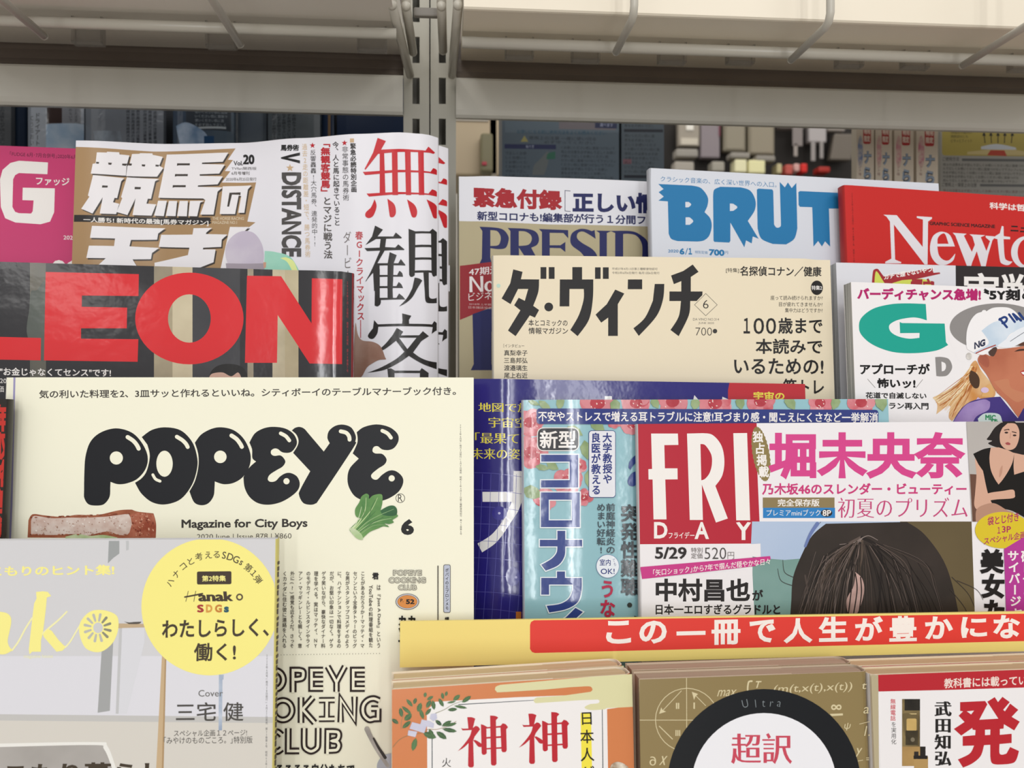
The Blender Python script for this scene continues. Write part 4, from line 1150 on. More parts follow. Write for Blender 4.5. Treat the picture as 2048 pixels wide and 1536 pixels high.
s.put([C(16, "830,880 900,800 980,768 1090,775 1190,820 1215,900 1200,1010 1150,1110 1060,1185 970,1198 880,1160 830,1070 810,970")], 'hy', TT)
s.put([E(16, 1005, 950, 50, 55)], 'cfcfd0', TT); s.put(seeds, 'bdbdb6', TT)
for k in (10, 11, 0, 1): s.put([seeds[k]], '8d8d7c', TT)
s.T('magazine house', 48, 1309, 106, 1318, 'f0eeb8', 0, name=SM)
ring = E(17, 715, 735, 700, 702, k=72)
ring = [(min(x, 549.5), max(y, 1079)) for x, y in ring]
s.put([ring], 'f7ec8a', 'printed_badge')
arc = [('ハ', 310, 487, -62), ('ナ', 372, 400, -50), ('コ', 445, 322, -40), ('と', 520, 268, -28), ('考', 603, 222, -17), ('え', 700, 205, -6), ('る', 785, 200, 2), ('S', 862, 207, 10), ('D', 925, 225, 18), ('G', 985, 250, 24), ('s', 1035, 285, 32), ('第', 1110, 335, 38), ('１', 1165, 390, 46), ('弾', 1210, 455, 55)]
for ch, x, y, a in arc:
    s.G(ch, 280 + x * .19531, 1070 + y * .19531, 16.5 if ord(ch) > 255 else 19, 16.5 if ord(ch) > 255 else 20, a, '463c30', .01, HD)
s.put([RR(394, 1143, 463, 1169, 3, sl=-.01)], '45392f', 'printed_badge'); s.T('第2特集', 404, 1151, 452, 1163, 'hy', .02, sl=-.01, name=HD)
s.T('anak', 397, 1183, 467, 1203, '45392f', .05, .03, name=TT, lean=-.1); s.put([S(17, "460,635 540,620 640,600", 16)], '45392f', TT); s.put([S(17, "495,575 485,620 470,680", 6)], '45392f', TT); s.put([S(17, "572,575 562,620 552,680", 6)], '45392f', TT)
s.put([E(17, 1020, 635, 36), E(17, 1020, 635, 20)], '5a4c3c', TT)
for ch, x0, x1, c in (('S', 394, 408, 'a83a3a'), ('D', 412, 425, 'd89a4a'), ('G', 430, 444, 'c9823a'), ('s', 448, 458, '2a5a6a')):
    s.T(ch, x0, 1209 if ch != 's' else 1213, x1, 1225, c, .05, name=HD)
s.T('わたしらしく、', 324, 1240, 538, 1277, '463c30', .026, sl=-.02, name=HD)
s.T('働く!', 388, 1286, 472, 1323, '463c30', .022, sl=-.01, name=HD)
s.T('Cover', 397, 1380, 446, 1393, '6a6864', 0, name=SM)
s.T('三宅 健', 352, 1405, 487, 1443, '4d4a46', .008, sl=-.01, name=HD)
s.T('スペシャル企画１２ページ!', 348, 1460, 494, 1473, '5a5753', 0, sl=-.01, name=SM); s.T('｢みやけのものごころ。｣特別版', 328, 1474, 505, 1488, '5a5753', 0, sl=-.01, name=SM)
s.V('2020年6月号(毎月28日発行)4月27日発売 第33巻第6号 昭和63年1月16日', 534, 1308, 1560, 4.6, '8a8a88', 0, sh=-.006, name=SM)
s.T('しいおこもり暮らし', -150, 1528, 330, 1570, '463c30', .03, sl=-.01, name=HD)
s.done()
# dark print running over the yellow spine
sp = s
bm = bmesh.new()
for i in range(60):
    y_ = sp.uv(551, 1130)[1] - i * .0026
    if y_ < .01: break
    add_box(bm, (sp.x1 + .0006, y_, -.0035 + (i % 3) * .0006), (sp.x1 + .0012, y_ + .0012 + (i * 7 % 3) * .0004, -.0012))
bm_obj('spine_lettering', bm, mat('463c30', 'print'), sp.root)
# ================================================================ RIGHT HALF
s = magazine('magazine', 'khaki business magazine with navy serif title and red corner flag, beside the steel column', (918, 353), (1480, 372), 0.470, ZB, 'b0a585', 0.005, gloss='print', spine='left', spinecol='8d8878', bend=[(918, -.003), (990, 0), (1200, .002), (1480, .0)], yaw=1)
s.sl = .03
s.put([L(0, "900,340 1500,360 1500,460 1295,453 1100,449 918,442 900,441")], 'dedee4', PN)
s.T('緊急付録', 944, 373, 1125, 414, 'a01f28', .05, sl=.04, name=HD)
s.put([S(0, "1141,382 1130,381 1130,422 1141,423", 1.2, rnd=False, smooth=False)], '2a2a50', HD)
s.T('正しい情', 1145, 384, 1315, 425, '1f2458', .05, sl=.012, name=HD)
s.T('新型コロナも!編集部が行う１分間フ', 954, 422, 1291, 441, '1f2458', .03, sl=.026, name=HD)
nv = '1e2258'
s.put([C(6, "250,555! 420,565 500,590 545,650 548,700 520,770 450,785 362,775! 362,870! 375,935! 250,935! 275,880! 280,600!"), C(6, "362,590! 430,600 465,650 465,700 440,745 362,752!")], nv, TT)
s.put([C(6, "540,568! 740,578 830,610 860,680 840,740 780,770! 850,900! 740,900! 655,770! 655,900! 567,900! 567,600!"), C(6, "653,600! 720,605 775,640 785,690 750,740 653,752!")], nv, TT)
s.put([L(6, "858,578 1158,590 1160,675 1110,620 970,618 970,745 1080,745 1130,710 1130,815 1080,775 970,772 970,900 890,900 890,610")], nv, TT)
s.put([C(6, "1430,590! 1440,680! 1380,640 1310,605 1260,620 1250,670 1300,720 1400,780 1450,840 1460,900! 1350,900! 1290,820 1200,750 1180,690 1200,620 1270,580 1340,580 1400,600!")], nv, TT)
s.put([L(6, "1445,595 1605,598 1555,620 1555,900 1480,900 1480,620")], nv, TT)
s.put([C(6, "1590,598! 1800,600 1900,640 1975,720 1985,900! 1915,900! 1915,740 1860,650 1780,628 1722,630! 1722,900! 1640,900! 1640,620!")], nv, TT)
s.put([L(6, "50,955 440,910 500,1310 385,1372 50,1510")], '8f2029', PN)
s.put([L(35, "855,430 1000,380 1000,530 965,530 965,720 985,755 845,755 862,720")], nv, TT)
s.T('47期連', 938, 536, 1000, 552, 'e4dcdc', .01, sl=-.08, name=HD); s.T('No.1', 939, 553, 1012, 585, 'e4dcdc', .03, -.01, sl=-.04, name=HD)
s.T('ビジネス', 937, 586, 1000, 602, 'e4dcdc', 0, sl=-.08, name=HD); s.T('2018年上半期-2019', 938, 606, 1000, 610, 'c9a9a9', 0, name=SM); s.T('日本雑誌協会調査', 937, 612, 1000, 617, 'c9a9a9', 0, name=SM)
s.done()
s = magazine('magazine', 'pale magazine with thick blue cut-ribbon title letters in the back row', (1301, 336), (1877, 367), 0.452, ZB, 'd3d6de', 0.007, gloss='print', spine='left', spinecol='c9ccd4', yaw=3)
s.sl = .045
bl = '2074a8'
s.T('クラシック音楽の、広く深い世界への入口。', 1321, 352, 1553, 363, bl, .0, .0, sl=.052, name=HD)
s.put([C(7, "153,185! 480,200! 570,225 635,310 635,390 605,460! 660,520 675,600 650,690 600,735 540,747! 340,742! 280,720 255,670! 247,355! 155,348! 207,308! 157,265! 205,235!"), C(7, "418,360! 450,360! 475,385 450,412! 418,413!"), C(7, "420,510! 460,510! 495,548 460,583! 420,583!")], bl, TT)
s.put([C(7, "688,300! 700,240 760,212! 960,218! 1050,250 1100,340 1095,440 1027,545! 1133,720! 1075,697! 1065,765! 1010,735! 993,803! 857,562! 857,740! 845,757! 700,750! 692,735!"), C(7, "852,375! 885,378! 925,412 885,447! 852,449!")], bl, TT)
s.put([C(7, "1115,240! 1130,230! 1265,238! 1275,255! 1283,580! 1300,605 1320,612 1345,600 1350,580! 1338,165! 1388,218! 1418,170! 1455,225! 1500,175! 1510,620! 1480,720 1400,775! 1270,770! 1160,720 1122,620!")], bl, TT)
s.put([L(7, "1520,265 1535,254 1930,272 1947,290 1943,410 1925,425 1818,425 1830,797 1780,745 1750,795 1713,742 1667,795 1655,412 1535,408 1522,390")], bl, TT)
s.T('2020', 1336, 499, 1357, 505, bl, .02, sl=.01, name=SM); s.T('6', 1359, 496, 1369, 509, bl, .05, name=HD); s.T('/', 1370, 496, 1376, 509, bl, 0, name=SM); s.T('１', 1377, 496, 1384, 509, bl, .05, name=HD)
s.T('特別定価', 1390, 501, 1415, 507, bl, 0, name=SM); s.T('700', 1418, 498, 1449, 511, bl, .05, name=HD); s.T('円', 1450, 502, 1456, 508, bl, 0, name=SM)
s.put([Q(1299.5, 330, 1301.5, 600, sh=.003)], '55575c', PN)
s.done()
s = magazine('magazine', 'red science magazine with white serif title at the right of the back row', (1689, 370), (2330, 413), 0.449, ZB, 'c2231f', 0.007, gloss='print', spine='left', spinecol='b8302c', yaw=4, llean=-.02, bend=[(1689, -.002), (1712, 0), (2330, 0)])
s.sl = .05
s.T('科学は哲学から生まれ', 1979, 404, 2158, 418, 'e8dcd8', .03, sl=.07, name=HD)
s.T('GRAPHIC SCIENCE MAGAZINE', 1859, 443, 1990, 450, 'k', .035, sl=.05, name=SM); s.T('ニュートン', 2021, 449, 2110, 464, 'k', .04, sl=.05, name=HD)
wn = 'dcd8dc'
s.put([L(8, "607,330 745,335 1010,660 1013,380 950,362 950,345 1105,355 1105,372 1065,400 1060,840 1030,840 715,430 728,790 790,815 790,828 627,828 627,812 690,780 675,400 640,350")], wn, TT)
s.put([C(8, "1218,505 1290,540 1340,655! 1160,655! 1175,740 1220,790 1280,795 1345,725! 1320,800 1240,845 1160,835 1100,760 1085,660 1110,560 1160,515"), C(8, "1162,628! 1165,570 1200,530 1240,530 1275,628!")], wn, TT)
for q in ("1318,515 1460,525 1432,545 1535,755 1505,860 1465,860 1345,545", "1500,860 1475,800 1565,590 1590,640", "1490,530 1650,540 1605,560 1680,745 1655,860 1610,860 1520,555", "1645,860 1635,780 1700,600 1655,562 1655,545 1745,552 1745,568 1725,590"):
    s.put([L(8, q)], wn, TT)
s.put([C(8, "1820,445! 1838,450! 1840,550! 1905,558! 1905,582! 1838,580! 1850,760 1880,800 1930,810! 1890,845 1830,835 1800,790 1775,580! 1745,572! 1745,555! 1800,520!")], wn, TT)
s.put([E(8, 2070, 715, 155, 165, k=48), E(8, 2070, 715, 88, 135, k=40)], wn, TT)
s.V('2020年6月26日発行 第40巻第7号 昭和56年', 1704, 385, 525, 4, '6e1512', 0, sh=.03, name=SM)
s.done()
# ---- golf pair
s = magazine('magazine', 'white magazine with black lettering block, mostly hidden behind the golf magazine', (1672, 525), (2300, 541), 0.428, ZM, 'dadadf', 0.0075, gloss='print', spine='right', yaw=1, pg=('e6e6e4', '4a5052'), inset=.0002, llean=.0)
s.sl = .02
s.put([L(0, "1911,500 2300,500 2300,760 1913,760")], '2a2424', PN)
s.T('実戦', 1925, 545, 2080, 620, 'w', .02, name=TT); 
s.put([C(8, "490,1030! 500,920 515,890 550,885 580,920 610,960! 1110,875! 1120,925! 1185,920! 1190,935! 900,1000! 1120,1010! 1120,1060! 490,1060!")], 'a02830', PN)
s.put([C(8, "515,1040! 525,930 545,915 600,1000 625,1040!")], 'cdd45a', PN); s.put([C(8, "800,1000! 1000,985! 1090,1005! 1100,1060! 690,1060! 700,1030!")], 'cdd45a', PN)
s.T('ガチで煙でないやつ!', 1768, 549, 1867, 560, 'w', .03, sl=-.17, name=HD); s.T('煙穴', 1820, 556, 1870, 590, 'a02830', .05, name=HD)
s.done()
s = magazine('magazine', 'white golf magazine with a big teal letter G and a golfer in a white cap', (1702, 564), (2300, 588), 0.408, ZM, 'ece8e8', 0.008, gloss='print', spine='right', yaw=1, pg=('d2d4d4', '3c4248'), inset=.0001, llean=.0, bend=[(1702, -.0008), (1730, 0), (2300, 0)])
s.sl = .012
s.T('バーディチャンス急増!', 1714, 575, 1962, 600, 'b01c66', .05, sl=.008, name=HD); s.T('〝5Y刻', 1967, 577, 2040, 601, 'k', .05, sl=.01, name=HD); s.T('み', 2044, 577, 2064, 601, 'k', .05, name=HD)
s.put([C(10, "930,45! 942,232! 850,205 760,200 620,225 530,270 512,315 540,370 620,415 740,440 858,430! 860,375! 638,377! 633,250! 660,262! 1145,268! 1160,480! 1185,512! 1050,575 800,605 550,590 330,510 200,400 170,300 200,200 330,100 520,50 700,38")], '17a08e', TT)
s.put([E(10, 1750, 310, 548, 272, k=56)], '8c8886', TT)
s.put([L(10, "1400,505 2300,540 2300,700 1300,700 1180,420 1395,522")], 'ece8e8', PN)
s.put([C(10, "1037,650! 1110,648 1190,670 1228,740 1220,800 1170,860 1090,870! 1050,865!"), C(10, "1108,700! 1150,720 1160,760 1145,800 1112,812!")], '8c8886', TT)
s.T('アプローチが', 1720, 727, 1860, 749, 'k', .04, sl=.0, name=HD); s.T('怖いッ!', 1754, 756, 1831, 776, 'k', .04, name=HD)
s.put([S(10, "268,900 355,998", 5)], '77726e', HD); s.put([S(10, "895,905 818,1000", 5)], '77726e', HD)
s.T('花道で自滅しない', 1731, 784, 1853, 797, 'k', .03, name=HD); s.T('アプ&ラン再入門', 1735, 804, 1857, 818, 'k', .03, name=HD)
s.T('ライバルに差を', 1764, 844, 1856, 858, '55504e', .02, name=SM)
gp = 'printed_golfer'
s.put([C(10, "1440,790! 1380,870 1310,960 1150,1040 1010,1110! 1060,1190 1050,1300! 1200,1200 1190,1330 1230,1380! 1300,1290 1400,1180 1550,1130 1700,1110 1720,1010 1640,900 1560,800 1500,690 1440,740")], 'c98a4a', gp, hex2='e2c59a', scale=55)
s.put([C(10, "1010,1115! 1150,1040 1290,1000! 1200,1080 1080,1180!")], 'e6cfa4', gp)
for q in ("1430,820 1350,920 1200,1040 1040,1110", "1440,860 1380,960 1280,1080 1090,1200", "1460,900 1400,1040 1300,1160 1230,1330", "1480,780 1470,900 1420,1040"):
    s.put([S(10, q, 26, 8)], 'a8622e', gp)
R_ = random.Random(9)
for k in range(46):
    a_ = R_.uniform(0, 1)
    x0, y0 = 1450 + R_.uniform(-10, 60), 780 + R_.uniform(-30, 80)
    x2, y2 = 1020 + a_ * 230 + R_.uniform(-20, 20), 1110 + a_ * 240 + R_.uniform(-30, 20)
    s.put([S(10, '%.0f,%.0f %.0f,%.0f %.0f,%.0f' % (x0, y0, (x0 + x2) / 2 + 40, (y0 + y2) / 2 - R_.uniform(-20, 50), x2, y2), R_.uniform(6, 13), 2)], R_.choice(('a8622e', 'c98448', 'e8cf9e', 'f0dfbc', 'b87436', 'd9a868')), gp)
for k in range(16):
    x0 = 1480 + R_.uniform(0, 220)
    s.put([S(10, '%.0f,%.0f %.0f,%.0f' % (x0, 1130 + R_.uniform(-20, 60), x0 - R_.uniform(60, 180), 1250 + R_.uniform(0, 120)), R_.uniform(8, 18), 4)], R_.choice(('c9b8dc', '8a70ae', 'b8a2cc')), gp)
for k in range(22):
    x0, y0 = 1700 + R_.uniform(0, 280), 640 + R_.uniform(0, 420)
    s.put([S(10, '%.0f,%.0f %.0f,%.0f' % (x0, y0, x0 + R_.uniform(20, 70), y0 + R_.uniform(-30, 40)), R_.uniform(10, 26), 6)], R_.choice(('bd7558', 'c8866a', 'a65c44', 'b46a50')), gp)
s.put([C(10, "1440,800! 1500,830 1540,900 1530,990 1480,1000 1430,930 1420,860!")], '4a3322', gp)
s.put([C(10, "1560,1100! 1600,1000 1660,960 1700,1050 1680,1110!")], 'd8a86a', gp); s.put([E(10, 1600, 1025, 45, 32)], 'd4bcd8', gp)
s.put([C(10, "1700,560! 1900,545 2300,480! 2300,1300! 2010,1340! 1975,1330 1850,1160 1730,1040 1620,850 1540,740 1520,670 1560,615 1620,620 1660,640!")], 'b0654a', gp, hex2='c2785a', scale=35)
s.put([C(10, "1540,640! 1590,620 1640,660 1650,740 1620,770 1570,740 1535,700!")], '9a4f3c', gp, hex2='b56a52', scale=60)
s.put([C(10, "1700,930! 1860,900 1900,1000 2060,1060! 2060,1120! 1960,1160 1820,1060!")], 'c4805f', gp)
s.put([C(10, "1640,590! 1710,535 1740,560 1700,640 1650,625!")], '4f3830', gp)
s.put([C(10, "1930,590! 1990,560 2080,555! 2080,575! 2000,580!")], '3f2820', gp); s.put([C(10, "1960,500! 2080,470! 2080,520! 2000,520!")], '5a3a2c', gp)
s.put([C(10, "2000,820! 2040,800 2090,800! 2090,860! 2030,860!")], 'b03034', gp); s.put([C(10, "2010,822! 2090,812! 2090,845! 2035,848!")], 'f2eeec', gp)
s.put([C(10, "1200,1460! 1280,1310 1370,1200 1480,1140 1650,1110 1775,1100! 1880,1230 1975,1345! 2040,1230! 2300,1300! 2300,1460!")], '43347c', gp, hex2='33286a', scale=40)
s.put([C(10, "1200,1460! 1290,1310 1390,1190 1500,1150 1600,1130 1660,1160! 1640,1250 1500,1330 1440,1460!")], 'a790c2', gp, hex2='8468a8', scale=50)
s.put([C(10, "1520,1350! 1600,1290 1760,1300 1800,1400! 1540,1440!")], 'c9d8d4', gp); s.T('MIC', 1970, 829, 1991, 840, '2f8a5a', .05, sl=.05, name=SM); s.T('16', 1982, 838, 1996, 845, '2f8a5a', .05, name=SM)
s.put([C(10, "1390,525! 1388,430 1400,330 1440,230 1500,160 1565,135! 1575,118 1605,116 1615,130! 1700,88 1850,85 1930,120 1985,180 2020,260! 2300,260! 2300,420! 2060,470 1900,540 1750,532 1720,500 1600,620 1480,600 1400,560!")], 'efecec', gp)
s.put([C(10, "1560,350! 1740,240 2060,230! 2060,330! 1900,380 1820,480 1760,525! 1620,560 1500,610 1480,590! 1640,500 1600,400!")], 'c3d3e2', gp, hex2='e4eaf0', scale=35)
s.put([C(10, "1740,520! 1850,440 1950,350 2060,300! 2300,300! 2300,470! 2060,470 1900,540 1800,535!")], 'e6e9ee', gp)
s.put([S(10, "1890,470 1980,410 2060,360", 7)], '6a6f78', gp)
s.put([S(10, "1500,605 1600,560 1720,515", 14)], 'a84a40', gp)
for q in ("1770,215 1850,310", "1765,225 1820,195 1850,215 1835,250 1800,265", "1875,165 1940,250", "1930,165 2010,235", "1920,160 1965,225", "1990,150 2045,220"):
    s.put([S(10, q, 26)], '1e3a78', gp)
s.T('NG', 1948, 685, 1970, 699, '2a2f4a', .06, sl=-.35, name=SM)
s.put([E(10, 1420, 640, 34, 40)], 'b9b3ac', gp, hex2='f0ece6', scale=200)
s.done()
# extra leaves showing at the golf magazine's open edge are the page block itself
# ---- cream literary magazine
s = magazine('magazine', 'cream book magazine with heavy black katakana title and a small diamond mark', (987, 511), (1651, 520), 0.418, ZM, 'e6d9be', 0.0075, gloss='print', spine='left', spinecol='cfc8ba', yaw=0, rlean=0.009, bend=[(987, -.0008), (1010, 0), (1610, 0), (1651, -.003)])
s.sl = .006
dk = '252323'
for q in ("207,150! 290,172! 275,238! 437,240! 430,350 385,475! 437,512! 400,580! 355,560! 228,745! 160,695! 270,515! 215,470! 255,403! 310,430! 340,325! 250,325! 183,460! 103,410! 180,275!", "450,130! 502,130! 502,235! 450,235!", "523,130! 575,130! 575,235! 523,235!",
          "733,130! 820,130! 820,240! 920,240! 915,420 880,600 780,745! 715,690! 790,560 833,420 835,325! 708,325! 706,480! 620,480! 622,240! 733,240!", "935,132! 985,132! 985,235! 935,235!", "1005,132! 1057,132! 1057,235! 1005,235!",
          "1115,330! 1196,365! 1138,460! 1138,743! 1052,743! 1052,580! 990,625! 940,553! 1040,460!", "1228,240! 1355,240! 1355,327! 1226,327!", "1467,280! 1552,280! 1540,420 1480,570 1325,743! 1277,675! 1380,580 1450,430!",
          "1805,107! 1857,172! 1788,218! 1788,347! 1893,347! 1890,380! 1840,432! 1783,432! 1770,560 1680,745! 1607,690! 1680,570 1700,432! 1597,432! 1598,347! 1703,347! 1703,255! 1637,282! 1612,205! 1720,165!"):
    s.put([C(9, q)], dk, TT)
s.put([E(9, 523, 485, 39)], dk, TT)
s.put([L(9, "1921,362 2026,466 1921,566 1818,466"), L(9, "1921,368 2020,466 1921,560 1824,466")], '6a665e', PN)
s.T('6', 1406, 600, 1417, 617, dk, -.01, name=HD); s.T('DA VINCI NO.314', 1386, 636, 1438, 641, '77726a', 0, name=SM); s.T('JUNE 2020', 1397, 644, 1428, 649, '77726a', 0, name=SM); s.T('700', 1391, 655, 1424, 671, '4a4640', -.012, name=HD); s.put([E(9, 2003, 700, 20)], '3a3836', SM)
s.T('平成27年4月13日第三種郵便物認可', 1224, 535, 1315, 540, '6a665e', 0, name=SM); s.T('令和2年6月6日発行 毎月1回6日発行', 1224, 543, 1319, 548, '6a665e', 0, name=SM)
s.T('本とコミックの', 1057, 639, 1135, 652, dk, .01, name=HD); s.T('情報マガジン', 1057, 655, 1136, 668, dk, .01, name=HD)
s.T('［インタビュー］', 1007, 688, 1051, 695, dk, 0, name=SM)
for i, t_ in enumerate(('真梨幸子', '三島邦弘', '渡邉璃生', '尾上右近')):
    s.T(t_, 1008, 700 + i * 15, 1055, 711.5 + i * 15, dk, .01, name=SM)
s.T('[特集]', 1452, 536, 1478, 546, dk, 0, sl=.01, name=SM); s.T('名探偵コナン／健康', 1480, 532, 1643, 552, dk, .02, sl=.008, name=HD)
s.put([E(36, 828, 277, 35, 42)], dk, PN); s.T('特集2', 1623, 571, 1644, 580, 'w', .01, name=SM)
s.T('座って読み続けられますか?', 1541, 591, 1645, 600, '3d3a36', 0, name=SM); s.T('目が疲れてきませんか?', 1558, 604, 1645, 613, '3d3a36', 0, name=SM); s.T('集中力はどうですか?', 1570, 616, 1645, 625, '3d3a36', 0, name=SM)
s.T('１', 1487, 636, 1500, 667, dk, .02, name=HD); s.T('０', 1507, 636, 1528, 668, dk, .02, name=HD); s.T('０', 1532, 636, 1552, 668, dk, .02, name=HD); s.T('歳まで', 1556, 635, 1645, 668, dk, .02, name=HD); s.T('本読みで', 1511, 677, 1645, 708, dk, .02, name=HD); s.T('いるための!', 1468, 716, 1647, 748, dk, .02, name=HD); s.T('筋トレ', 1566, 757, 1648, 790, dk, .02, name=HD)
s.put([E(0, 997, 571.5, 4, 4)], 'bcd6c8', PN)
s.done()
# ---- navy atlas
s = magazine('magazine', 'glossy navy book magazine with yellow lines and a white grid, beside the cream one', (934, 758), (1610, 768), 0.402, ZM, '1f1872', 0.006, gloss='gloss', spine='left', spinecol='1f1872', yaw=0,
             bend=[(934, -.004), (960, -.001), (1010, .0012), (1080, .0), (1610, 0)])
s.sl = .01
s.put([L(0, "1464,740 1612,740 1612,1000 1455,1000 1456,780")], 'b82430', PN)
yl = 'e2d44a'
s.T('宇宙の', 1507, 783, 1569, 800, yl, .03, name=HD)
s.T('地図で旅', 957, 805, 1060, 824, yl, .02, -.01, name=HD); s.T('宇宙空間', 977, 834, 1080, 855, yl, .02, -.01, name=HD); s.T('「最果て', 950, 865, 1038, 887, yl, .02, -.01, name=HD); s.T('「未来の姿', 933, 896, 1040, 918, yl, .02, -.01, name=HD)
s.put([C(14, "198,1102! 548,1100! 552,865! 650,865! 650,1215! 640,1230! 600,1330 520,1450 420,1600 330,1700 195,1790! 142,1690! 300,1590 430,1430 500,1290 530,1215! 200,1215!")], 'e8e6e4', TT)
s.T('大図鑑', 1165, 788, 1470, 1000, 'e8e6e4', .03, name=TT)
gl = []
for i in range(9):
    x = 945 + i * 17
    gl.append(S(0, "%.1f,%.1f %.1f,%.1f %.1f,%.1f" % (x + 3, 948, x - 2, 1080, x - 14, 1260), .8, rnd=False))
for i in range(9):
    y = 946 + i * 34
    gl.append(S(0, "%.1f,%.1f %.1f,%.1f %.1f,%.1f" % (936, y - 1, 990, y + 1, 1045, y + 8), .8, rnd=False))
for g_ in gl: s.put([g_], '5a58a8', 'printed_grid')
s.put([E(14, 390, 1345, 85, 80)], '4a489a', 'printed_galaxy', hex2='2a2484', scale=80); s.put([E(14, 390, 1345, 14)], 'b9b8e0', 'printed_galaxy')
s.put([E(15, 545, 870, 80, 110)], '3c3a92', 'printed_galaxy', hex2='241e7c', scale=80); s.put([E(15, 580, 880, 14)], 'b9b8e0', 'printed_galaxy')
s.put([L(15, "580,1270 640,1270 640,1500 576,1500")], 'c8742e', PN)
s.done()
# ---- turquoise health magazine
s = magazine('magazine', 'turquoise health magazine with roses and outlined navy katakana, left of the red-logo weekly', (1047, 800), (1776, 798), 0.3925, ZF, '93bfc8', 0.0065, gloss='gloss', spine='left', spinecol='c9cdd6', yaw=0, llean=0,
             bend=[(1047, -.001), (1075, .0), (1150, .0012), (1230, .0), (1776, 0)])
s.sl = -.002
fl = 'printed_roses'
def rose(cx, cy, r, seed):
    R_ = random.Random(seed)
    for k in range(9):
        a = k * .698 + R_.random()
        x, y = cx + math.cos(a) * r * .5, cy + math.sin(a) * r * .45
        s.put([E(0, x, y, r * R_.uniform(.45, .62), r * R_.uniform(.38, .55), k=14, rot=R_.uniform(0, 180))], R_.choice(['c4505c', 'd2707c', 'b83c48', 'cf8088', 'd89aa0']), fl, hex2='d98c92', scale=110)
    s.put([E(0, cx, cy, r * .42, r * .36, k=14)], 'ad2f3c', fl, hex2='c04a55', scale=110)
    for k in range(6):
        s.put([E(0, cx + R_.uniform(-.5, .5) * r, cy + R_.uniform(-.4, .4) * r, 1.8, 1, k=6, rot=R_.uniform(0, 90))], 'f0dcd4', fl)
def leaf(cx, cy, a, l, w, c='7d9462'):
    d = Vector((math.cos(math.radians(a)), math.sin(math.radians(a)))); n_ = Vector((-d.y, d.x))
    p = [(cx + d.x * l * t + n_.x * w * q, cy + d.y * l * t + n_.y * w * q) for t, q in ((-.5, 0), (-.2, .5), (.15, .45), (.5, 0), (.15, -.45), (-.2, -.5))]
    s.put([p], c, fl, hex2='9db183', scale=110)
for i, (x, y, r) in enumerate(((1060, 845, 30), (1062, 905, 34), (1195, 806, 36), (1272, 806, 30), (1345, 803, 32), (1430, 806, 34), (1520, 803, 30), (1640, 806, 26), (1722, 805, 28), (1135, 962, 30), (1090, 998, 24), (1158, 932, 16), (1230, 842, 16), (1262, 850, 20), (1168, 995, 18))):
    rose(x, y, r, i)
for i, (x, y, a, l, w) in enumerate(((1090, 812, 40, 34, 14), (1120, 806, 100, 30, 16), (1068, 806, 20, 26, 9), (1230, 812, 90, 30, 20), (1310, 806, 60, 26, 16), (1390, 808, 100, 26, 18), (1480, 806, 80, 28, 18), (1580, 805, 60, 36, 20), (1670, 806, 110, 30, 18), (1762, 806, 80, 34, 24), (1105, 932, 30, 28, 16), (1172, 900, 80, 40, 22), (1180, 958, 90, 44, 22), (1065, 985, 20, 44, 26), (1150, 862, 30, 36, 18), (1085, 935, 10, 30, 12), (1195, 852, 40, 40, 20))):
    leaf(x, y, a, l, w)
s.put([RR(1073, 817, 1756, 848, 6, sl=.004)], '27357c', PN)
s.T('不安やストレスで増える耳トラブルに注意!耳づまり感・聞こえにくさなど一挙解消', 1076, 822, 1755, 843, 'w', .02, sl=.004, name=HD)
s.put([RR(1074, 855, 1158, 902, 12)], 'w', PN); s.put([RR(1075.5, 856.5, 1156.5, 900.5, 11)], '2b2b30', PN); s.T('新型', 1079, 861, 1152, 897, 'w', .02, name=HD)
nb = '2c3f86'
KL = [(14, "865,680! 1287,680! 1285,1052! 862,1052! 862,970! 1190,968! 1190,757! 866,758!", None), (14, "862,1108! 1305,1108! 1305,1502! 862,1502!", "952,1190! 1215,1190! 1215,1425! 952,1425!"),
      (15, "1050,350! 1140,350! 1140,452! 1330,452! 1330,527! 1140,527! 1130,640 1060,740 918,803! 866,735! 980,670 1040,600 1050,527! 850,527! 850,452! 1050,452!", None),
      (15, "1045,812! 1136,812! 1136,885! 1325,885! 1322,1030 1280,1160 1150,1240 958,1278! 928,1202! 1080,1180 1180,1120 1225,1020 1228,960! 955,960! 955,1075! 866,1075! 866,885! 1045,885!", None),
      (15, "1255,1225! 1340,1272! 1200,1400! 1050,1500! 1000,1430! 1150,1330!", None)]
for n_, q, h_ in KL:
    o_ = C(n_, q); lp = [o_] + ([C(n_, h_)] if h_ else [])
    if sarea(lp[0]) < 0: lp[0] = lp[0][::-1]
    if len(lp) > 1 and sarea(lp[1]) > 0: lp[1] = lp[1][::-1]
    s.put(offset(lp, 2.2), 'e4ecf0', TT, glyph=False)
    s.put(lp, nb, TT)
s.put([RR(1177, 861, 1231, 995, 6)], '27357c', PN); s.put([RR(1178, 862, 1230, 994, 5.5)], 'e6e6ec', PN)
s.V('大学教授や', 1214, 865, 968, 19, '27357c', .03, sh=.01, name=HD); s.V('良医が教える', 1191, 865, 990, 19, '27357c', .03, sh=.01, name=HD)
s.V('前庭神経炎の', 1221, 1006, 1108, 19, '3f4a52', .015, name=HD); s.V('めまい好転!', 1202, 1006, 1108, 18, '3f4a52', .015, name=HD)
s.put([E(15, 1622, 752, 131, 134, k=40)], '6a7aa8', PN); s.put([E(15, 1622, 752, 127, 130, k=40)], 'e9eef4', PN)
s.T('室内', 1199, 1118, 1221, 1131, '27357c', .015, name=SM); s.V('でも', 1226, 1116, 1132, 6, '27357c', 0, sh=.3, name=SM); s.T('OK!', 1201, 1137, 1229, 1148, '27357c', .015, name=SM)
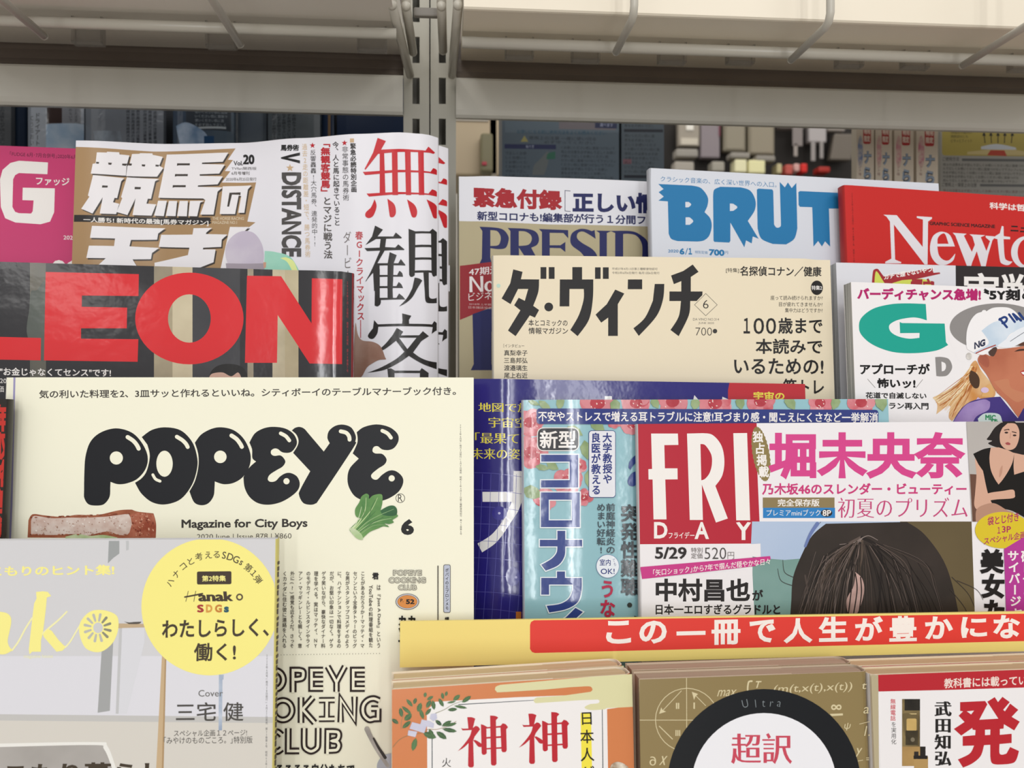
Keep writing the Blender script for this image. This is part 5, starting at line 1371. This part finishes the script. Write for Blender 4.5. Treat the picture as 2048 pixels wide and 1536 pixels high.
s.V('うなる', 1215, 1158, 1275, 32, 'b8284c', .03, name=HD)
s.V('突発性難聴・', 1259, 1008, 1228, 36, '2a3338', .03, name=HD); s.V('メ', 1262, 1228, 1262, 32, '2a3338', .03, name=HD)
s.put([C(14, "1990,660! 1930,690 1870,760 1858,830! 1880,850! 1920,790 1990,740!")], nb, TT); s.put([C(14, "1990,860! 1910,880 1860,940 1850,1000 1880,1035 1930,1030 1990,960!")], nb, TT)
s.done()
# ---- weekly with the red logo
s = magazine('magazine', 'weekly magazine with a red square logo, pink headline and a dark-haired head photo', (1276, 848), (2400, 840), 0.386, ZF, 'ece8ea', 0.0045, gloss='print', spine='left', spinecol='c9c4c4', yaw=0, llean=0)
s.sl = 0.0
CT['fr'] = 'b52436'
s.put([L(0, "1200,830 1513,830 1515,950 1521,1087 1200,1089")], 'fr', PN)
s.put([L(11, "220,185 585,185 592,340 400,343 408,660 580,660 582,810 413,812 430,1357 253,1357 240,812 185,812 182,672 233,668")], 'w', TT)
s.put([C(11, "710,185! 930,180! 1060,205 1180,350 1220,560 1190,760 1097,900! 1267,1345! 1105,1400! 912,880! 927,1365! 748,1365!"), C(11, "893,328! 960,345 1040,470 1050,600 1020,720 960,800 905,825!")], 'w', TT)
s.put([L(11, "1342,180 1530,178 1572,1370 1382,1370")], 'w', TT)
s.T('D', 1308, 1044, 1335, 1077, 'w', .03, name=TT); s.T('A', 1389, 1044, 1418, 1078, 'w', .03, name=TT); s.T('Y', 1472, 1044, 1502, 1080, 'w', .03, name=TT); s.T('フライデー', 1337, 1064, 1389, 1077, 'w', .01, name=HD)
jag = [(1522 + (math.cos(2 * math.pi * k / 72) * 17.5) * (1 if k % 2 else .92) * .985 + (math.sin(2 * math.pi * k / 72) * 56) * .17 * (1 if k % 2 else .97), 908 - math.cos(2 * math.pi * k / 72) * 17.5 * .17 + math.sin(2 * math.pi * k / 72) * 56 * .985 * (1 if k % 2 else .97)) for k in range(72)]
s.put([jag], '8c7b4c', PN)
s.V('独占掲載', 1514, 862, 955, 21, 'w', .03, sh=.165, name=HD)
s.T('堀未央奈', 1537, 864, 1931, 959, 'd4458a', .035, name=TT)
s.T('乃木坂46のスレンダー・ビューティー', 1524, 966, 1933, 990, 'c93a78', .03, name=HD)
s.put([Q(1525.5, 995, 1669, 1016)], '8c7b55', PN); s.put([Q(1526, 1015.5, 1670, 1036)], '2f7fc0', PN)
s.T('完全保存版', 1555, 998, 1639, 1013, 'w', .02, name=HD); s.T('プレミアminiブック', 1533, 1019, 1641, 1032, 'w', .0, name=HD); s.put([E(0, 1653, 1026, 11.5, 7.5)], '2b2b30', PN); s.T('8P', 1645, 1020, 1662, 1032, 'w', .02, name=HD)
s.T('初夏のプリズム', 1676, 995, 1935, 1036, 'c4487a', .004, -.014, name=HD)
# head photograph
s.put([L(0, "1521,1043 1943,1043 1952,1300 1526,1300 1521,1087 1502,1088 1504,1043")], 'a8bcd8', 'printed_photo', hex2='b4c4dc', scale=12)
s.put([L(39, "455,310 520,320 640,330 760,320 700,700 455,700")], '5b8478', 'printed_photo', hex2='7fa09a', scale=14)
s.put([L(0, "1800,1043 1943,1043 1952,1300 1850,1300")], '5f5238', 'printed_photo', hex2='695b3e', scale=10)
s.put([C(39, "680,560! 690,430 740,300 800,190 880,120! 1350,110! 1450,180 1560,330 1620,500 1660,700! 670,700!")], '2e2722', 'printed_hair', hex2='3a312c', scale=25)
for q, c, w_ in (("1080,200 980,260 880,380 840,640", '5d5049', 16), ("1080,205 1020,290 950,420 930,640", '6a5c55', 12), ("1085,205 1060,320 1010,450 990,650", '7d6c64', 10), ("1090,200 1090,300 1070,420 1050,640", '56493f', 14), ("1090,200 1180,260 1200,420 1180,640", '241d1a', 20), ("1095,200 1040,230 960,240", '8a7c76', 5), ("1095,200 1130,190 1180,215", '8a7c76', 5), ("1090,205 1060,240 1030,280", '8a7c76', 5), ("760,420 780,560 770,650", '4c403a', 10), ("900,330 840,470 820,640", '4c403a', 10), ("950,270 860,400", '6a5c55', 6)):
    s.put([S(39, q, w_, w_ * .6)], c, 'printed_hair')
R_ = random.Random(5)
for k in range(110):
    t = R_.uniform(-1, 1)
    x1 = 1085 + t * (395 if t < 0 else 500); y1 = 650
    xm = 1085 + t * (300 if t < 0 else 400) * R_.uniform(.75, 1.0); ym = R_.uniform(280, 420)
    f0 = R_.uniform(0, .8)
    pts_ = [(1085 + (xm - 1085) * .35, 205 + (ym - 205) * .2 + 8 * abs(t)), (xm, ym), (xm + (x1 - xm) * .6, (ym + y1) / 2), (x1, y1)]
    q_ = ' '.join('%.0f,%.0f' % p for p in pts_[(1 if f0 > .5 else 0):])
    dark = R_.random() < (.35 if t < .15 else .75)
    s.put([S(39, q_, R_.uniform(2, 6), 2)], R_.choice(('1f1916', '241d19')) if dark else R_.choice(('4f433c', '5a4c45', '44382f', '6b5d56')), 'printed_hair')
s.put([C(39, "1050,400! 1090,440 1100,520 1060,640 1010,640 1000,560 1040,480")], 'c3a198', 'printed_hair', hex2='8e7168', scale=70)
for q in ("1050,410 1060,500 1040,640", "1080,430 1085,520 1070,640", "1030,470 1020,560 1010,640"): s.put([S(39, q, 7)], '2a211d', 'printed_hair')
for q in ("690,430 640,400 630,330", "690,480 620,450 600,380", "1610,430 1700,520 1740,600", "1640,450 1750,500 1790,560", "1600,500 1680,600 1700,650", "780,200 820,140 850,110"): s.put([S(39, q, 4, 2)], '3a322e', 'printed_hair')
s.put([S(39, "760,250 790,180 830,120", 14, 22)], '6a7cae', 'printed_photo')
s.T('5/29', 1310, 1094, 1373, 1118, '2a2424', .03, .02, name=HD); s.T('特別', 1382, 1095, 1405, 1105, '77706e', 0, name=SM); s.T('定価', 1382, 1106, 1405, 1117, '77706e', 0, name=SM); s.T('520', 1409, 1095, 1452, 1118, '4a4644', -.012, name=HD); s.T('円', 1455, 1104, 1468, 1118, '77706e', -.01, name=SM)
s.put([L(0, "1280,1134 1540,1112 1541,1118 1510,1132 1284,1158")], 'c83a86', PN)
s.T('｢矢口ショック｣から7年で掴んだ穏やかな日々', 1306, 1139, 1540, 1152, 'w', .01, sl=-.098, name=HD)
s.put([L(0, "1283,1158 1504,1138 1512,1300 1283,1300")], 'ece8ea', PN)
s.T('中村昌也', 1311, 1157, 1500, 1203, '241f1f', .035, name=TT); s.T('が', 1504, 1179, 1526, 1201, '241f1f', .03, name=HD)
s.T('日本一エロすぎるグラドルと', 1311, 1208, 1560, 1229, '241f1f', .025, name=HD)
# photo of seated woman, upper right of the cover
pw = 'printed_portrait'
s.put([L(0, "1932,840 2300,840 2300,1043 1945,1043 1943,1043")], 'b3ada8', pw, hex2='bcb6b0', scale=15)
s.put([L(13, "150,415 260,420 320,780 170,780")], '6a4a3c', pw)
s.put([C(13, "390,20! 340,60 300,120 280,150 320,160 290,180 340,205 400,220! 480,260! 568,268! 600,150 590,20!")], '241d1c', pw)
s.put([C(13, "400,60! 380,110 385,180 420,220 460,230 500,210 525,150 528,80 500,30 440,25!")], 'd3a790', pw)
s.put([C(13, "400,60! 430,22 500,30 530,80! 520,40 480,5 400,10!")], '241d1c', pw)
s.put([S(13, "415,78 445,72 450,76", 7)], '3a2420', pw); s.put([S(13, "475,90 505,98", 7)], '3a2420', pw); s.put([E(13, 430, 97, 14, 7)], '2e1f1c', pw); s.put([E(13, 493, 118, 14, 7)], '2e1f1c', pw)
s.put([C(13, "420,178! 440,170 460,180 455,192 430,190!")], 'a04c4c', pw); s.put([S(13, "462,100 458,140", 5)], 'bd8d78', pw)
s.put([C(13, "370,210! 300,215 215,245 190,300 200,420 190,560 185,660 230,690 340,640! 480,620! 568,400! 568,270! 480,250! 440,230!")], 'd3a790', pw)
s.put([C(13, "175,260! 250,225 310,212! 300,290 310,380 340,450 370,495! 400,460 440,400 475,330 490,260! 485,350 490,420! 568,395! 620,395! 620,780! 480,700 320,640 250,390! 215,340!")], '16120f', pw)
s.put([C(13, "190,640! 230,590 300,560 400,545 480,535 495,570 480,600 350,610 290,625 240,670 200,680!")], 'd3a790', pw)
s.put([C(13, "195,780! 200,690 260,650 340,640 430,690 480,720 300,780!")], 'b58a74', pw)
s.put([C(13, "380,380 400,350 395,410 375,440")], 'be907a', pw)
s.put([E(13, 400, 845, 210, 140, k=44)], 'd8c02c', PN)
s.T('袋とじ付き', 1974, 1034, 2037, 1052, 'a82a5c', .02, sl=-.16, name=HD); s.T('１', 1994, 1054, 2000, 1067, 'a82a5c', .02, name=HD); s.T('3P', 2003, 1052, 2021, 1065, 'a82a5c', .02, name=HD); s.T('スペシャル企画', 1967, 1075, 2050, 1090, 'a82a5c', .02, sl=-.16, name=HD)
s.put([L(13, "412,990 560,900 1200,900 1200,1600 432,1600")], 'b43a94', PN)
s.V('美女た', 1982, 1098, 1246, 46, '1d1818', .045, sh=.05, name=TT)
s.V('サイバージャ', 2025, 1100, 1236, 23, 'w', .03, sh=.05, name=HD); s.V('破しすぎた', 2052, 1100, 1226, 23, 'w', .03, sh=.05, name=HD)
s.done()
# ================================================================ shelf-edge sign strip
O, ex, ey, n, M = frame_of(1400, 0.3695, 4, 0, 1.07)
root = thing('sign_strip', 'long yellow sign strip with red panel and white Japanese lettering across the rack', 'sign', M)
s = Sheet(root, O, ex, ey, n, gloss='print')
a = s.uv(800, 1243); b = s.uv(2300, 1219); c = s.uv(800, 1335); d = s.uv(2300, 1296)
s.x0, s.x1 = a[0], b[0]; s.top = (a, b)
yb = lambda x: c[1] + (d[1] - c[1]) * (x - c[0]) / (d[0] - c[0])
bm = bmesh.new()
T_ = 0.0016
pts = [(a[0], a[1]), (b[0], b[1]), (b[0], yb(b[0])), (a[0], yb(a[0]))]
vf = [bm.verts.new((x, y, 0)) for x, y in pts]; vb = [bm.verts.new((x, y, -T_)) for x, y in pts]
bm.faces.new(vf[::-1]); bm.faces.new(vb)
for i in range(4): bm.faces.new((vf[i], vf[(i + 1) % 4], vb[(i + 1) % 4], vb[i]))
bmesh.ops.recalc_face_normals(bm, faces=bm.faces)
bm_obj('sign_board', bm, mat('f0da80', 'print'), root)
s.put([[(1060, 1250), (1062, 1244), (1068, 1240.5)] + [(2300, 1224), (2300, 1276), (1070, 1306)] + [(1064, 1304), (1060, 1298)]], 'e03e34', 'red_panel')
for ch, x, y, w_, h_ in (('こ', 1237, 1265, 50, 46), ('の', 1306, 1265, 55, 46), ('一', 1382, 1267, 58, 8), ('冊', 1452, 1265, 58, 50), ('で', 1525, 1263, 52, 46), ('人', 1596, 1262, 58, 50), ('生', 1666, 1259, 58, 50), ('が', 1738, 1258, 56, 49), ('豊', 1806, 1258, 55, 51), ('か', 1878, 1256, 56, 46), ('に', 1948, 1255, 52, 42), ('な', 2013, 1254, 54, 47), ('る', 2085, 1252, 52, 46), ('!', 2140, 1250, 14, 46)):
    s.T(ch, x - w_ / 2, y - h_ / 2 + (w_ * .0), x + w_ / 2, y + h_ / 2, 'f6eee6', .035, sl=-.024, name='sign_lettering')
s.done()
for k_, xx in enumerate((1700, 1150)):
    pass
# ================================================================ paperback books, three stacks
def book(label, tl, tr, y0, zb, col, thick, yaw, spine, group, llean=0.0, rlean=0.0, top=None, flap=None, leaves=('d9c29c', 'c9ae84'), edgecol='efe2cc', spinecol=None, gloss='semi', round_=0.004):
    px = (tl[0] + tr[0]) / 2
    O, ex, ey, n, M = frame_of(px, y0, 4, yaw, zb)
    root = thing('paperback_book', label, 'book', M, group)
    sh = Sheet(root, O, ex, ey, n, gloss=gloss)
    a = sh.uv(*tl); b = sh.uv(*tr)
    sh.x0, sh.x1 = a[0], b[0]
    sh.top = (a, b)
    H = (a[1] + b[1]) / 2
    sh.top = ((a[0], H), (b[0], H))
    xl, xr = a[0], b[0]
    ct = 0.0005
    # wrap-around cover: front, rounded spine, back, seen from above as a path
    sp_ = 1 if spine == 'right' else -1
    xs, xo = (xr, xl) if sp_ > 0 else (xl, xr)
    path = [(xo, 0.0)]
    for k in range(7):
        t = math.pi / 2 * k / 6
        path.append((xs - sp_ * round_ * (1 - math.sin(t)), -round_ * (1 - math.cos(t)) * .9))
    for k in range(7):
        t = math.pi / 2 * k / 6
        path.append((xs - sp_ * round_ * (1 - math.cos(t)), -thick + round_ * (1 - math.sin(t)) * .9))
    path.append((xo, -thick))
    # outer and inner skins
    out = path
    inn = []
    for i, p in enumerate(path):
        q0, q1 = path[max(0, i - 1)], path[min(len(path) - 1, i + 1)]
        d_ = Vector((q1[0] - q0[0], q1[1] - q0[1]))
        d_ = d_.normalized() if d_.length > 0 else Vector((1, 0))
        nn = Vector((-d_.y, d_.x)) * (-sp_)
        inn.append((p[0] + nn.x * ct, p[1] + nn.y * ct))
    vs, fs = [], []
    N = len(out)
    for p in out: vs += [(p[0], 0, p[1]), (p[0], H, p[1])]
    for p in inn: vs += [(p[0], 0, p[1]), (p[0], H, p[1])]
    for i in range(N - 1):
        o_, j_ = 2 * i, 2 * N + 2 * i
        fs += [(o_, o_ + 2, o_ + 3, o_ + 1), (j_, j_ + 1, j_ + 3, j_ + 2), (o_ + 1, o_ + 3, j_ + 3, j_ + 1), (o_, j_, j_ + 2, o_ + 2)]
    fs += [(0, 1, 2 * N + 1, 2 * N), (2 * N - 2, 4 * N - 2, 4 * N - 1, 2 * N - 1)]
    o = mesh_obj('cover', vs, fs, [mat(col, gloss), mat(edgecol, 'paper')], root)
    for i in range(N - 1):
        o.data.polygons[4 * i + 1].material_index = 1
        o.data.polygons[4 * i + 2].material_index = 1
    bm2 = bmesh.new(); bm2.from_mesh(o.data); bmesh.ops.recalc_face_normals(bm2, faces=bm2.faces); bm2.to_mesh(o.data); bm2.free()
    # page block with a slightly rounded back
    ip = [(xo + sp_ * .0008, -ct - .0002), (xs - sp_ * (round_ * .9), -ct - .0002), (xs - sp_ * .0016, -thick * .3), (xs - sp_ * .0012, -thick * .5), (xs - sp_ * .0016, -thick * .7), (xs - sp_ * (round_ * .9), -thick + ct + .0002), (xo + sp_ * .0008, -thick + ct + .0002)]
    vs = [(x, y, z) for x, z in ip for y in (0.0, H - .0006)]
    K = len(ip)
    fs = [tuple(2 * i for i in range(K)), tuple(2 * i + 1 for i in range(K - 1, -1, -1))] + [(2 * i, 2 * i + 1, (2 * i + 3) % (2 * K), (2 * i + 2) % (2 * K)) for i in range(K)]
    o = mesh_obj('page_block', vs, fs, pages(*leaves), root)
    bm2 = bmesh.new(); bm2.from_mesh(o.data); bmesh.ops.recalc_face_normals(bm2, faces=bm2.faces); bm2.to_mesh(o.data); bm2.free()
    # folded-in flaps of the paper jacket, lying between cover and pages at both faces
    for fz, (f0, f1) in ((-ct - .0001, flap or (.0, .55)), (-thick + ct + .0006, flap or (.0, .55))):
        w0, w1 = xo + sp_ * .0004 + (xs - xo) * f0, xo + (xs - xo) * f1
        bm = box((min(w0, w1), 0.0005, fz - .0005), (max(w0, w1), H + .0001, fz))
        bm_obj('jacket_flap', bm, mat(edgecol, 'print'), root)
    sh.thick = thick
    sh.H = H
    return sh
GA, GB, GC = 'orange paperbacks in the left stack', 'khaki paperbacks in the middle stack', 'red-topped paperbacks in the right stack'
ZK = 1.055
# ---- left stack
s = b1 = book('orange paperback with two big red characters, front copy of the left stack', (784, 1378), (1264, 1349), 0.335, ZK, 'd2804e', 0.012, 5.5, 'right', GA, flap=(.0, .66))
s.sl = -.058; s.sh = .004
cw = 'efebe9'
s.put([L(19, "615,635 1700,575 2600,540 3100,520 3100,2500 510,2500 505,1130 500,760")], cw, PN)
s.put([L(20, "1170,738 1185,738 1205,1600 1195,1600 1150,1600 1130,700")], cw, PN)
s.put([L(19, "930,668 1960,610 1960,618 930,680")], '3f4a52', PN); s.put([L(19, "566,1140 578,1140 582,2400 568,2400")], '3f4a52', PN)
s.put([L(20, "1113,735 1123,735 1143,2400 1128,2400")], '3f4a52', PN)
s.put([L(20, "1183,735 1600,680 1600,1900 1210,1900 1195,1500")], 'd2804e', PN)
cy_ = 'dcd7a8'
s.put([C(19, "1425,470! 1440,430 1500,405! 3000,270! 3600,250! 3600,330! 2100,470! 1520,505 1450,500!")], cy_, 'printed_cloud')
s.put([C(20, "-100,400! 600,352! 680,335 980,310! 1080,320 1530,270! 1620,260! 1620,700! 1180,722! 1130,740 960,748 880,720 900,690 960,665! 1060,655 1080,625 1060,605! 800,615! 210,655! 185,620 220,580 300,572! 600,550! 960,500! 985,470 960,430 900,425! 100,470! -100,480!")], cy_, 'printed_cloud')
s.put([Q(1161, 1426, 1182, 1600, sh=.02)], 'f2e24a', PN)
for i, ch in enumerate('日本人が'):
    s.G(ch, 1173.5 + i * .6, 1437 + i * 36, 29, 29, -2, '1f1d1a', .012, HD)
s.G('火', 893, 1525, 20, 20, 0, 'k', 0, HD)
for dx, dy in ((0, 0), (122.2, -7.0)):
    rd = 'bc2230'
    for q in ("1050,845! 1110,845 1160,865! 1150,895! 1125,1000! 1065,1000!", "965,990! 1000,1000 1120,995! 1165,962! 1200,975 1225,1010! 1150,1110! 1125,1180! 1070,1195! 1000,1260 920,1307! 1000,1220 1080,1110 1110,1020! 985,1025!",
              "1068,1160! 1130,1140! 1140,1500! 1125,1525 1080,1528! 1060,1505!", "1130,1160! 1160,1155 1215,1185 1250,1215 1240,1250 1200,1245 1170,1210!",
              "1235,940! 1270,950 1325,980! 1310,1000! 1315,1335! 1290,1355 1260,1355! 1245,1335!", "1360,822! 1430,828 1472,850! 1440,885! 1448,1480! 1425,1502 1385,1500! 1372,1480!",
              "1300,982! 1520,960! 1520,985! 1300,1000!", "1300,1115! 1525,1100! 1525,1125! 1300,1138!", "1300,1265! 1525,1250! 1525,1272! 1300,1285!",
              "1500,965! 1530,928! 1570,940 1605,980! 1580,1010! 1587,1290! 1570,1318 1530,1320! 1515,1300!"):
        s.put([[(x + dx, y + dy) for x, y in C(19, q)]], rd, TT)
lv = 'printed_branch'
s.put([S(19, "40,1250 130,1150 260,1090 420,1060 520,1010 640,1010 800,960 900,900", 10, 6)], '9c7a52', lv); s.put([S(19, "620,790 740,740 860,670 1000,620", 8, 5)], '8a8462', lv); s.put([S(19, "150,1000 160,880 200,800", 6)], '8a8462', lv)
for x, y, a, l, w in ((478, 540, 100, 70, 45), (545, 585, -30, 100, 45), (265, 650, 50, 130, 50), (340, 625, 110, 90, 50), (225, 750, 40, 170, 50), (400, 710, 110, 130, 70), (150, 780, 80, 130, 60), (245, 845, -40, 130, 80), (430, 800, 70, 150, 55), (525, 665, -60, 120, 60), (590, 680, 80, 130, 60),
                      (520, 770, -50, 120, 50), (715, 555, 80, 90, 45), (765, 525, -75, 70, 40), (695, 645, 60, 130, 55), (905, 580, -40, 120, 60), (835, 640, -10, 120, 30), (1040, 600, -35, 150, 60), (850, 740, -5, 130, 50), (960, 705, 10, 180, 40), (70, 900, 35, 110, 55), (225, 945, -40, 150, 60),
                      (330, 1215, 105, 180, 75), (660, 920, 40, 110, 55), (770, 930, -30, 150, 55), (830, 945, -15, 160, 45), (810, 1020, 10, 200, 60), (700, 1090, 35, 170, 75), (540, 1090, 20, 190, 90), (560, 1060, 60, 120, 60)):
    X, Y = 780 + x * .14713, 1310 + y * .14713
    d_ = Vector((math.cos(math.radians(a)), math.sin(math.radians(a)))); n_ = Vector((-d_.y, d_.x)); l *= .14713; w *= .14713
    p = [(X + d_.x * l * t + n_.x * w * q, Y + d_.y * l * t + n_.y * w * q) for t, q in ((-.5, 0), (-.3, .35), (0, .5), (.3, .35), (.5, 0), (.3, -.35), (0, -.5), (-.3, -.35))]
    s.put([p], random.choice(('33532f', '3d5f38', '2c4630')), lv, hex2='54794a', scale=90)
    s.put([stroke([p[0], p[4]], .9, .4, rnd=False)], '6c8a5a', lv)
for q in ("300,910 500,960 465,1060 265,1000", "430,875 540,895 600,930 590,990 410,945", "555,800 630,790 640,860 590,900 540,860", "250,1020 370,1040 345,1115 240,1090"):
    s.put([L(19, q)], 'c3c3d8', 'printed_paper_tag', hex2='d6d3e0', scale=90)
s.put([C(20, "1220,1536! 1250,1480 1320,1450 1400,1470 1470,1520! 1470,1640! 1220,1640!")], '8a6a48', 'printed_nest', hex2='e6dccb', scale=230)
s.done()
b = copy_tree(b1.root); b.location = b1.root.location - b1.n * .0128 + Vector((.0005, 0, .0)); b['label'] = 'orange paperback in the left stack, rear copy, page tops showing under the sign strip'
# ---- middle stack
s = b2 = book('khaki paperback with black ring and chalk formulas, front copy of the middle stack', (1278, 1357), (1738, 1345), 0.337, ZK, '8d7a50', 0.012, 1.0, 'right', GB, flap=(.0, .66), leaves=('a8917a', 'b7a08a'), edgecol='cdbba4')
s.sl = -.01; s.sh = .0
ch_ = 'd6c8a0'
s.put([L(21, "100,290 130,290 118,1700 85,1700")], 'b3a58b', PN)
s.put([E(21, 775, 882, 434), E(21, 775, 882, 424)], ch_, 'chalk_drawing')
for q, w_ in (("768,310 772,1300", 9), ("120,885 1000,885", 9), ("700,485 430,770", 9), ("1030,690 880,540", 9), ("395,965 580,1145", 12), ("660,650 660,732", 18), ("633,650 633,732", 18), ("872,645 872,732", 20), ("625,1020 625,1100", 14), ("650,1020 650,1100", 14), ("675,1020 675,1100", 14)):
    s.put([S(21, q, w_, rnd=False, smooth=False)], ch_, 'chalk_drawing')
s.put([L(21, "395,800 425,710 440,745 490,770")], ch_, 'chalk_drawing'); s.put([L(21, "840,500 925,530 890,560 870,610")], ch_, 'chalk_drawing')
s.T('max', 1434, 1380, 1470, 1393, ch_, 0, sl=-.03, lean=.3, name='chalk_lettering'); s.put([S(21, "1655,355 1615,365 1600,430 1600,520", 24, 20)], ch_, 'chalk_lettering'); s.T('T', 1508, 1362, 1519, 1376, ch_, .02, lean=.3, name='chalk_lettering')
s.T('π(m(t,x(t),x(t))δt', 1526, 1370, 1731, 1391, ch_, .0, sl=-.04, lean=.2, name='chalk_lettering')
s.T('∞', 1662, 1409, 1683, 1420, ch_, .02, name='chalk_lettering'); s.put([L(22, "810,800 990,793 990,820 840,830")], ch_, 'chalk_lettering')
s.T('a', 1726, 1414, 1737, 1427, ch_, 0, lean=.2, name='chalk_lettering'); s.T("ψ'=", 1687, 1445, 1714, 1461, ch_, 0, lean=.2, name='chalk_lettering'); s.put([S(22, "1215,938 1350,905", 8)], ch_, 'chalk_lettering'); s.T('1.', 1728, 1452, 1739, 1472, ch_, 0, lean=.2, name='chalk_lettering')
s.T('y', 1710, 1496, 1721, 1514, ch_, 0, lean=.2, name='chalk_lettering'); s.put([S(22, "1195,1440 1260,1428", 8)], ch_, 'chalk_lettering'); s.T('=', 1732, 1515, 1738, 1520, ch_, 0, name='chalk_lettering')
s.T('∂', 1299, 1513, 1312, 1531, ch_, 0, name='chalk_lettering'); s.T('x', 1318, 1512, 1330, 1530, ch_, 0, lean=.3, name='chalk_lettering')
s.put([E(0, 1528, 1572, 194, 194, k=72)], '0d1117', 'black_ring')
s.put([E(0, 1528, 1570, 145, 144, k=64)], 'ecebef', 'white_disc')
for i, (ch, x) in enumerate(zip('Ultra', (1490, 1511, 1527, 1543, 1558))):
    s.G(ch, x, 1408 - (1 if i < 3 else 0), 20 if i else 20, 24, (i - 2) * 6, '8a9296', -.018, 'ring_lettering')
s.T('超訳', 1462, 1466, 1584, 1528, 'c8485c', .022, -.006, sl=0, name=TT)
s.done()
b = copy_tree(b2.root); b.location = b2.root.location - b2.n * .0128 + Vector((.0, 0, .0000)); b['label'] = 'khaki paperback in the middle stack, rear copy, page tops showing under the sign strip'
# ---- right stack
s = b3 = book('white paperback with red band and huge red character, front of the right stack', (1742, 1352), (2230, 1331), 0.337, ZK, 'ece8e8', 0.012, 1.0, 'left', GC, flap=(.35, 1.0), spinecol='b3a684', leaves=('d0b48c', 'bfa27c'), edgecol='e8d8bc')
s.sl = -.022
s.put([L(0, "1720,1300 1756,1300 1760,1800 1720,1800")], 'b5a888', PN)
s.put([L(0, "1755,1300 2230,1300 2230,1368 2048,1375 1890,1380 1757,1383")], 'b8242f', 'red_band')
s.T('教科書には載っていない', 1888, 1357, 2090, 1377, 'efdcd2', .02, sl=-.04, name=HD)
s.V('無線電話', 1786, 1397, 1442, 11, 'c83a48', .01, name=SM); s.V('を実用化', 1787.5, 1443, 1489, 11, '2d2a2a', .0, name=SM)
ph = 'printed_workshop'
s.put([Q(1804, 1398, 1840, 1532)], '8f7c52', ph, hex2='5d4f34', scale=90); s.put([Q(1809, 1398, 1840, 1421)], '1f1c18', ph, hex2='2c2822', scale=150); s.put([Q(1812, 1427, 1833, 1428.5)], 'e0c890', ph)
s.put([C(23, "380,800! 450,790 560,830 600,900! 580,1100! 420,1100!")], '6b5c3c', ph); s.put([RR(1813, 1437, 1833, 1462, 3)], 'c8a868', ph, hex2='b89858', scale=120); s.put([Q(1811, 1461, 1836, 1490)], '4a402c', ph, hex2='2e281c', scale=130); s.put([E(23, 525, 1150, 28, 30)], '7a705c', ph); s.put([Q(1804, 1493, 1840, 1532)], 'b08d56', ph, hex2='98784a', scale=60)
s.put([Q(1828, 1513, 1856, 1545)], 'b2905a', ph); s.put([Q(1840, 1493, 1851, 1516)], '221e1c', ph); s.put([Q(1828, 1503, 1837, 1518)], '2a2522', ph); s.put([Q(1827, 1511, 1855, 1518)], '1f1b1a', ph)
s.V('武田知弘', 1886, 1401, 1533, 34, '1d1a1a', .045, 0, name=HD)
s.put([C(23, "1170,640! 1510,625! 1540,670! 1430,880! 1690,865! 1540,635! 1640,572! 1685,640! 1745,568! 1845,640! 1755,745! 1780,765! 1850,660! 1960,745! 1870,840! 1980,905! 1905,1025! 1765,940! 1760,1000! 1710,1005! 1710,1085! 1870,1070! 1870,1195! 1705,1210! 1705,1330 1740,1355 1800,1340! 1850,1250! 1970,1305! 1930,1430 1860,1475 1680,1488 1600,1465 1580,1380! 1580,1220! 1495,1225! 1450,1370 1340,1470 1210,1530! 1140,1420! 1300,1340 1360,1230! 1205,1235! 1205,1105! 1375,1090! 1380,1020! 1340,1015! 1335,990! 1185,1095! 1085,1005! 1230,910! 1150,825! 1210,765! 1170,760!"),
       L(23, "1260,765 1360,755 1320,808"), L(23, "1508,1015 1582,1012 1580,1085 1508,1090")], 'b8202c', TT)
s.G('明', 2110, 1460, 110, 140, 0, 'b8202c', .03, TT)
s.done()
b = copy_tree(b3.root); b.location = b3.root.location - b3.n * .0128 + Vector((.0, 0, .0000)); b['label'] = 'red-topped paperback in the right stack, rear copy, page tops showing under the sign strip'
# ---------------------------------------------------------------- link everything
bpy.data.objects.remove(TO)
for o in LINK:
    COL.objects.link(o)
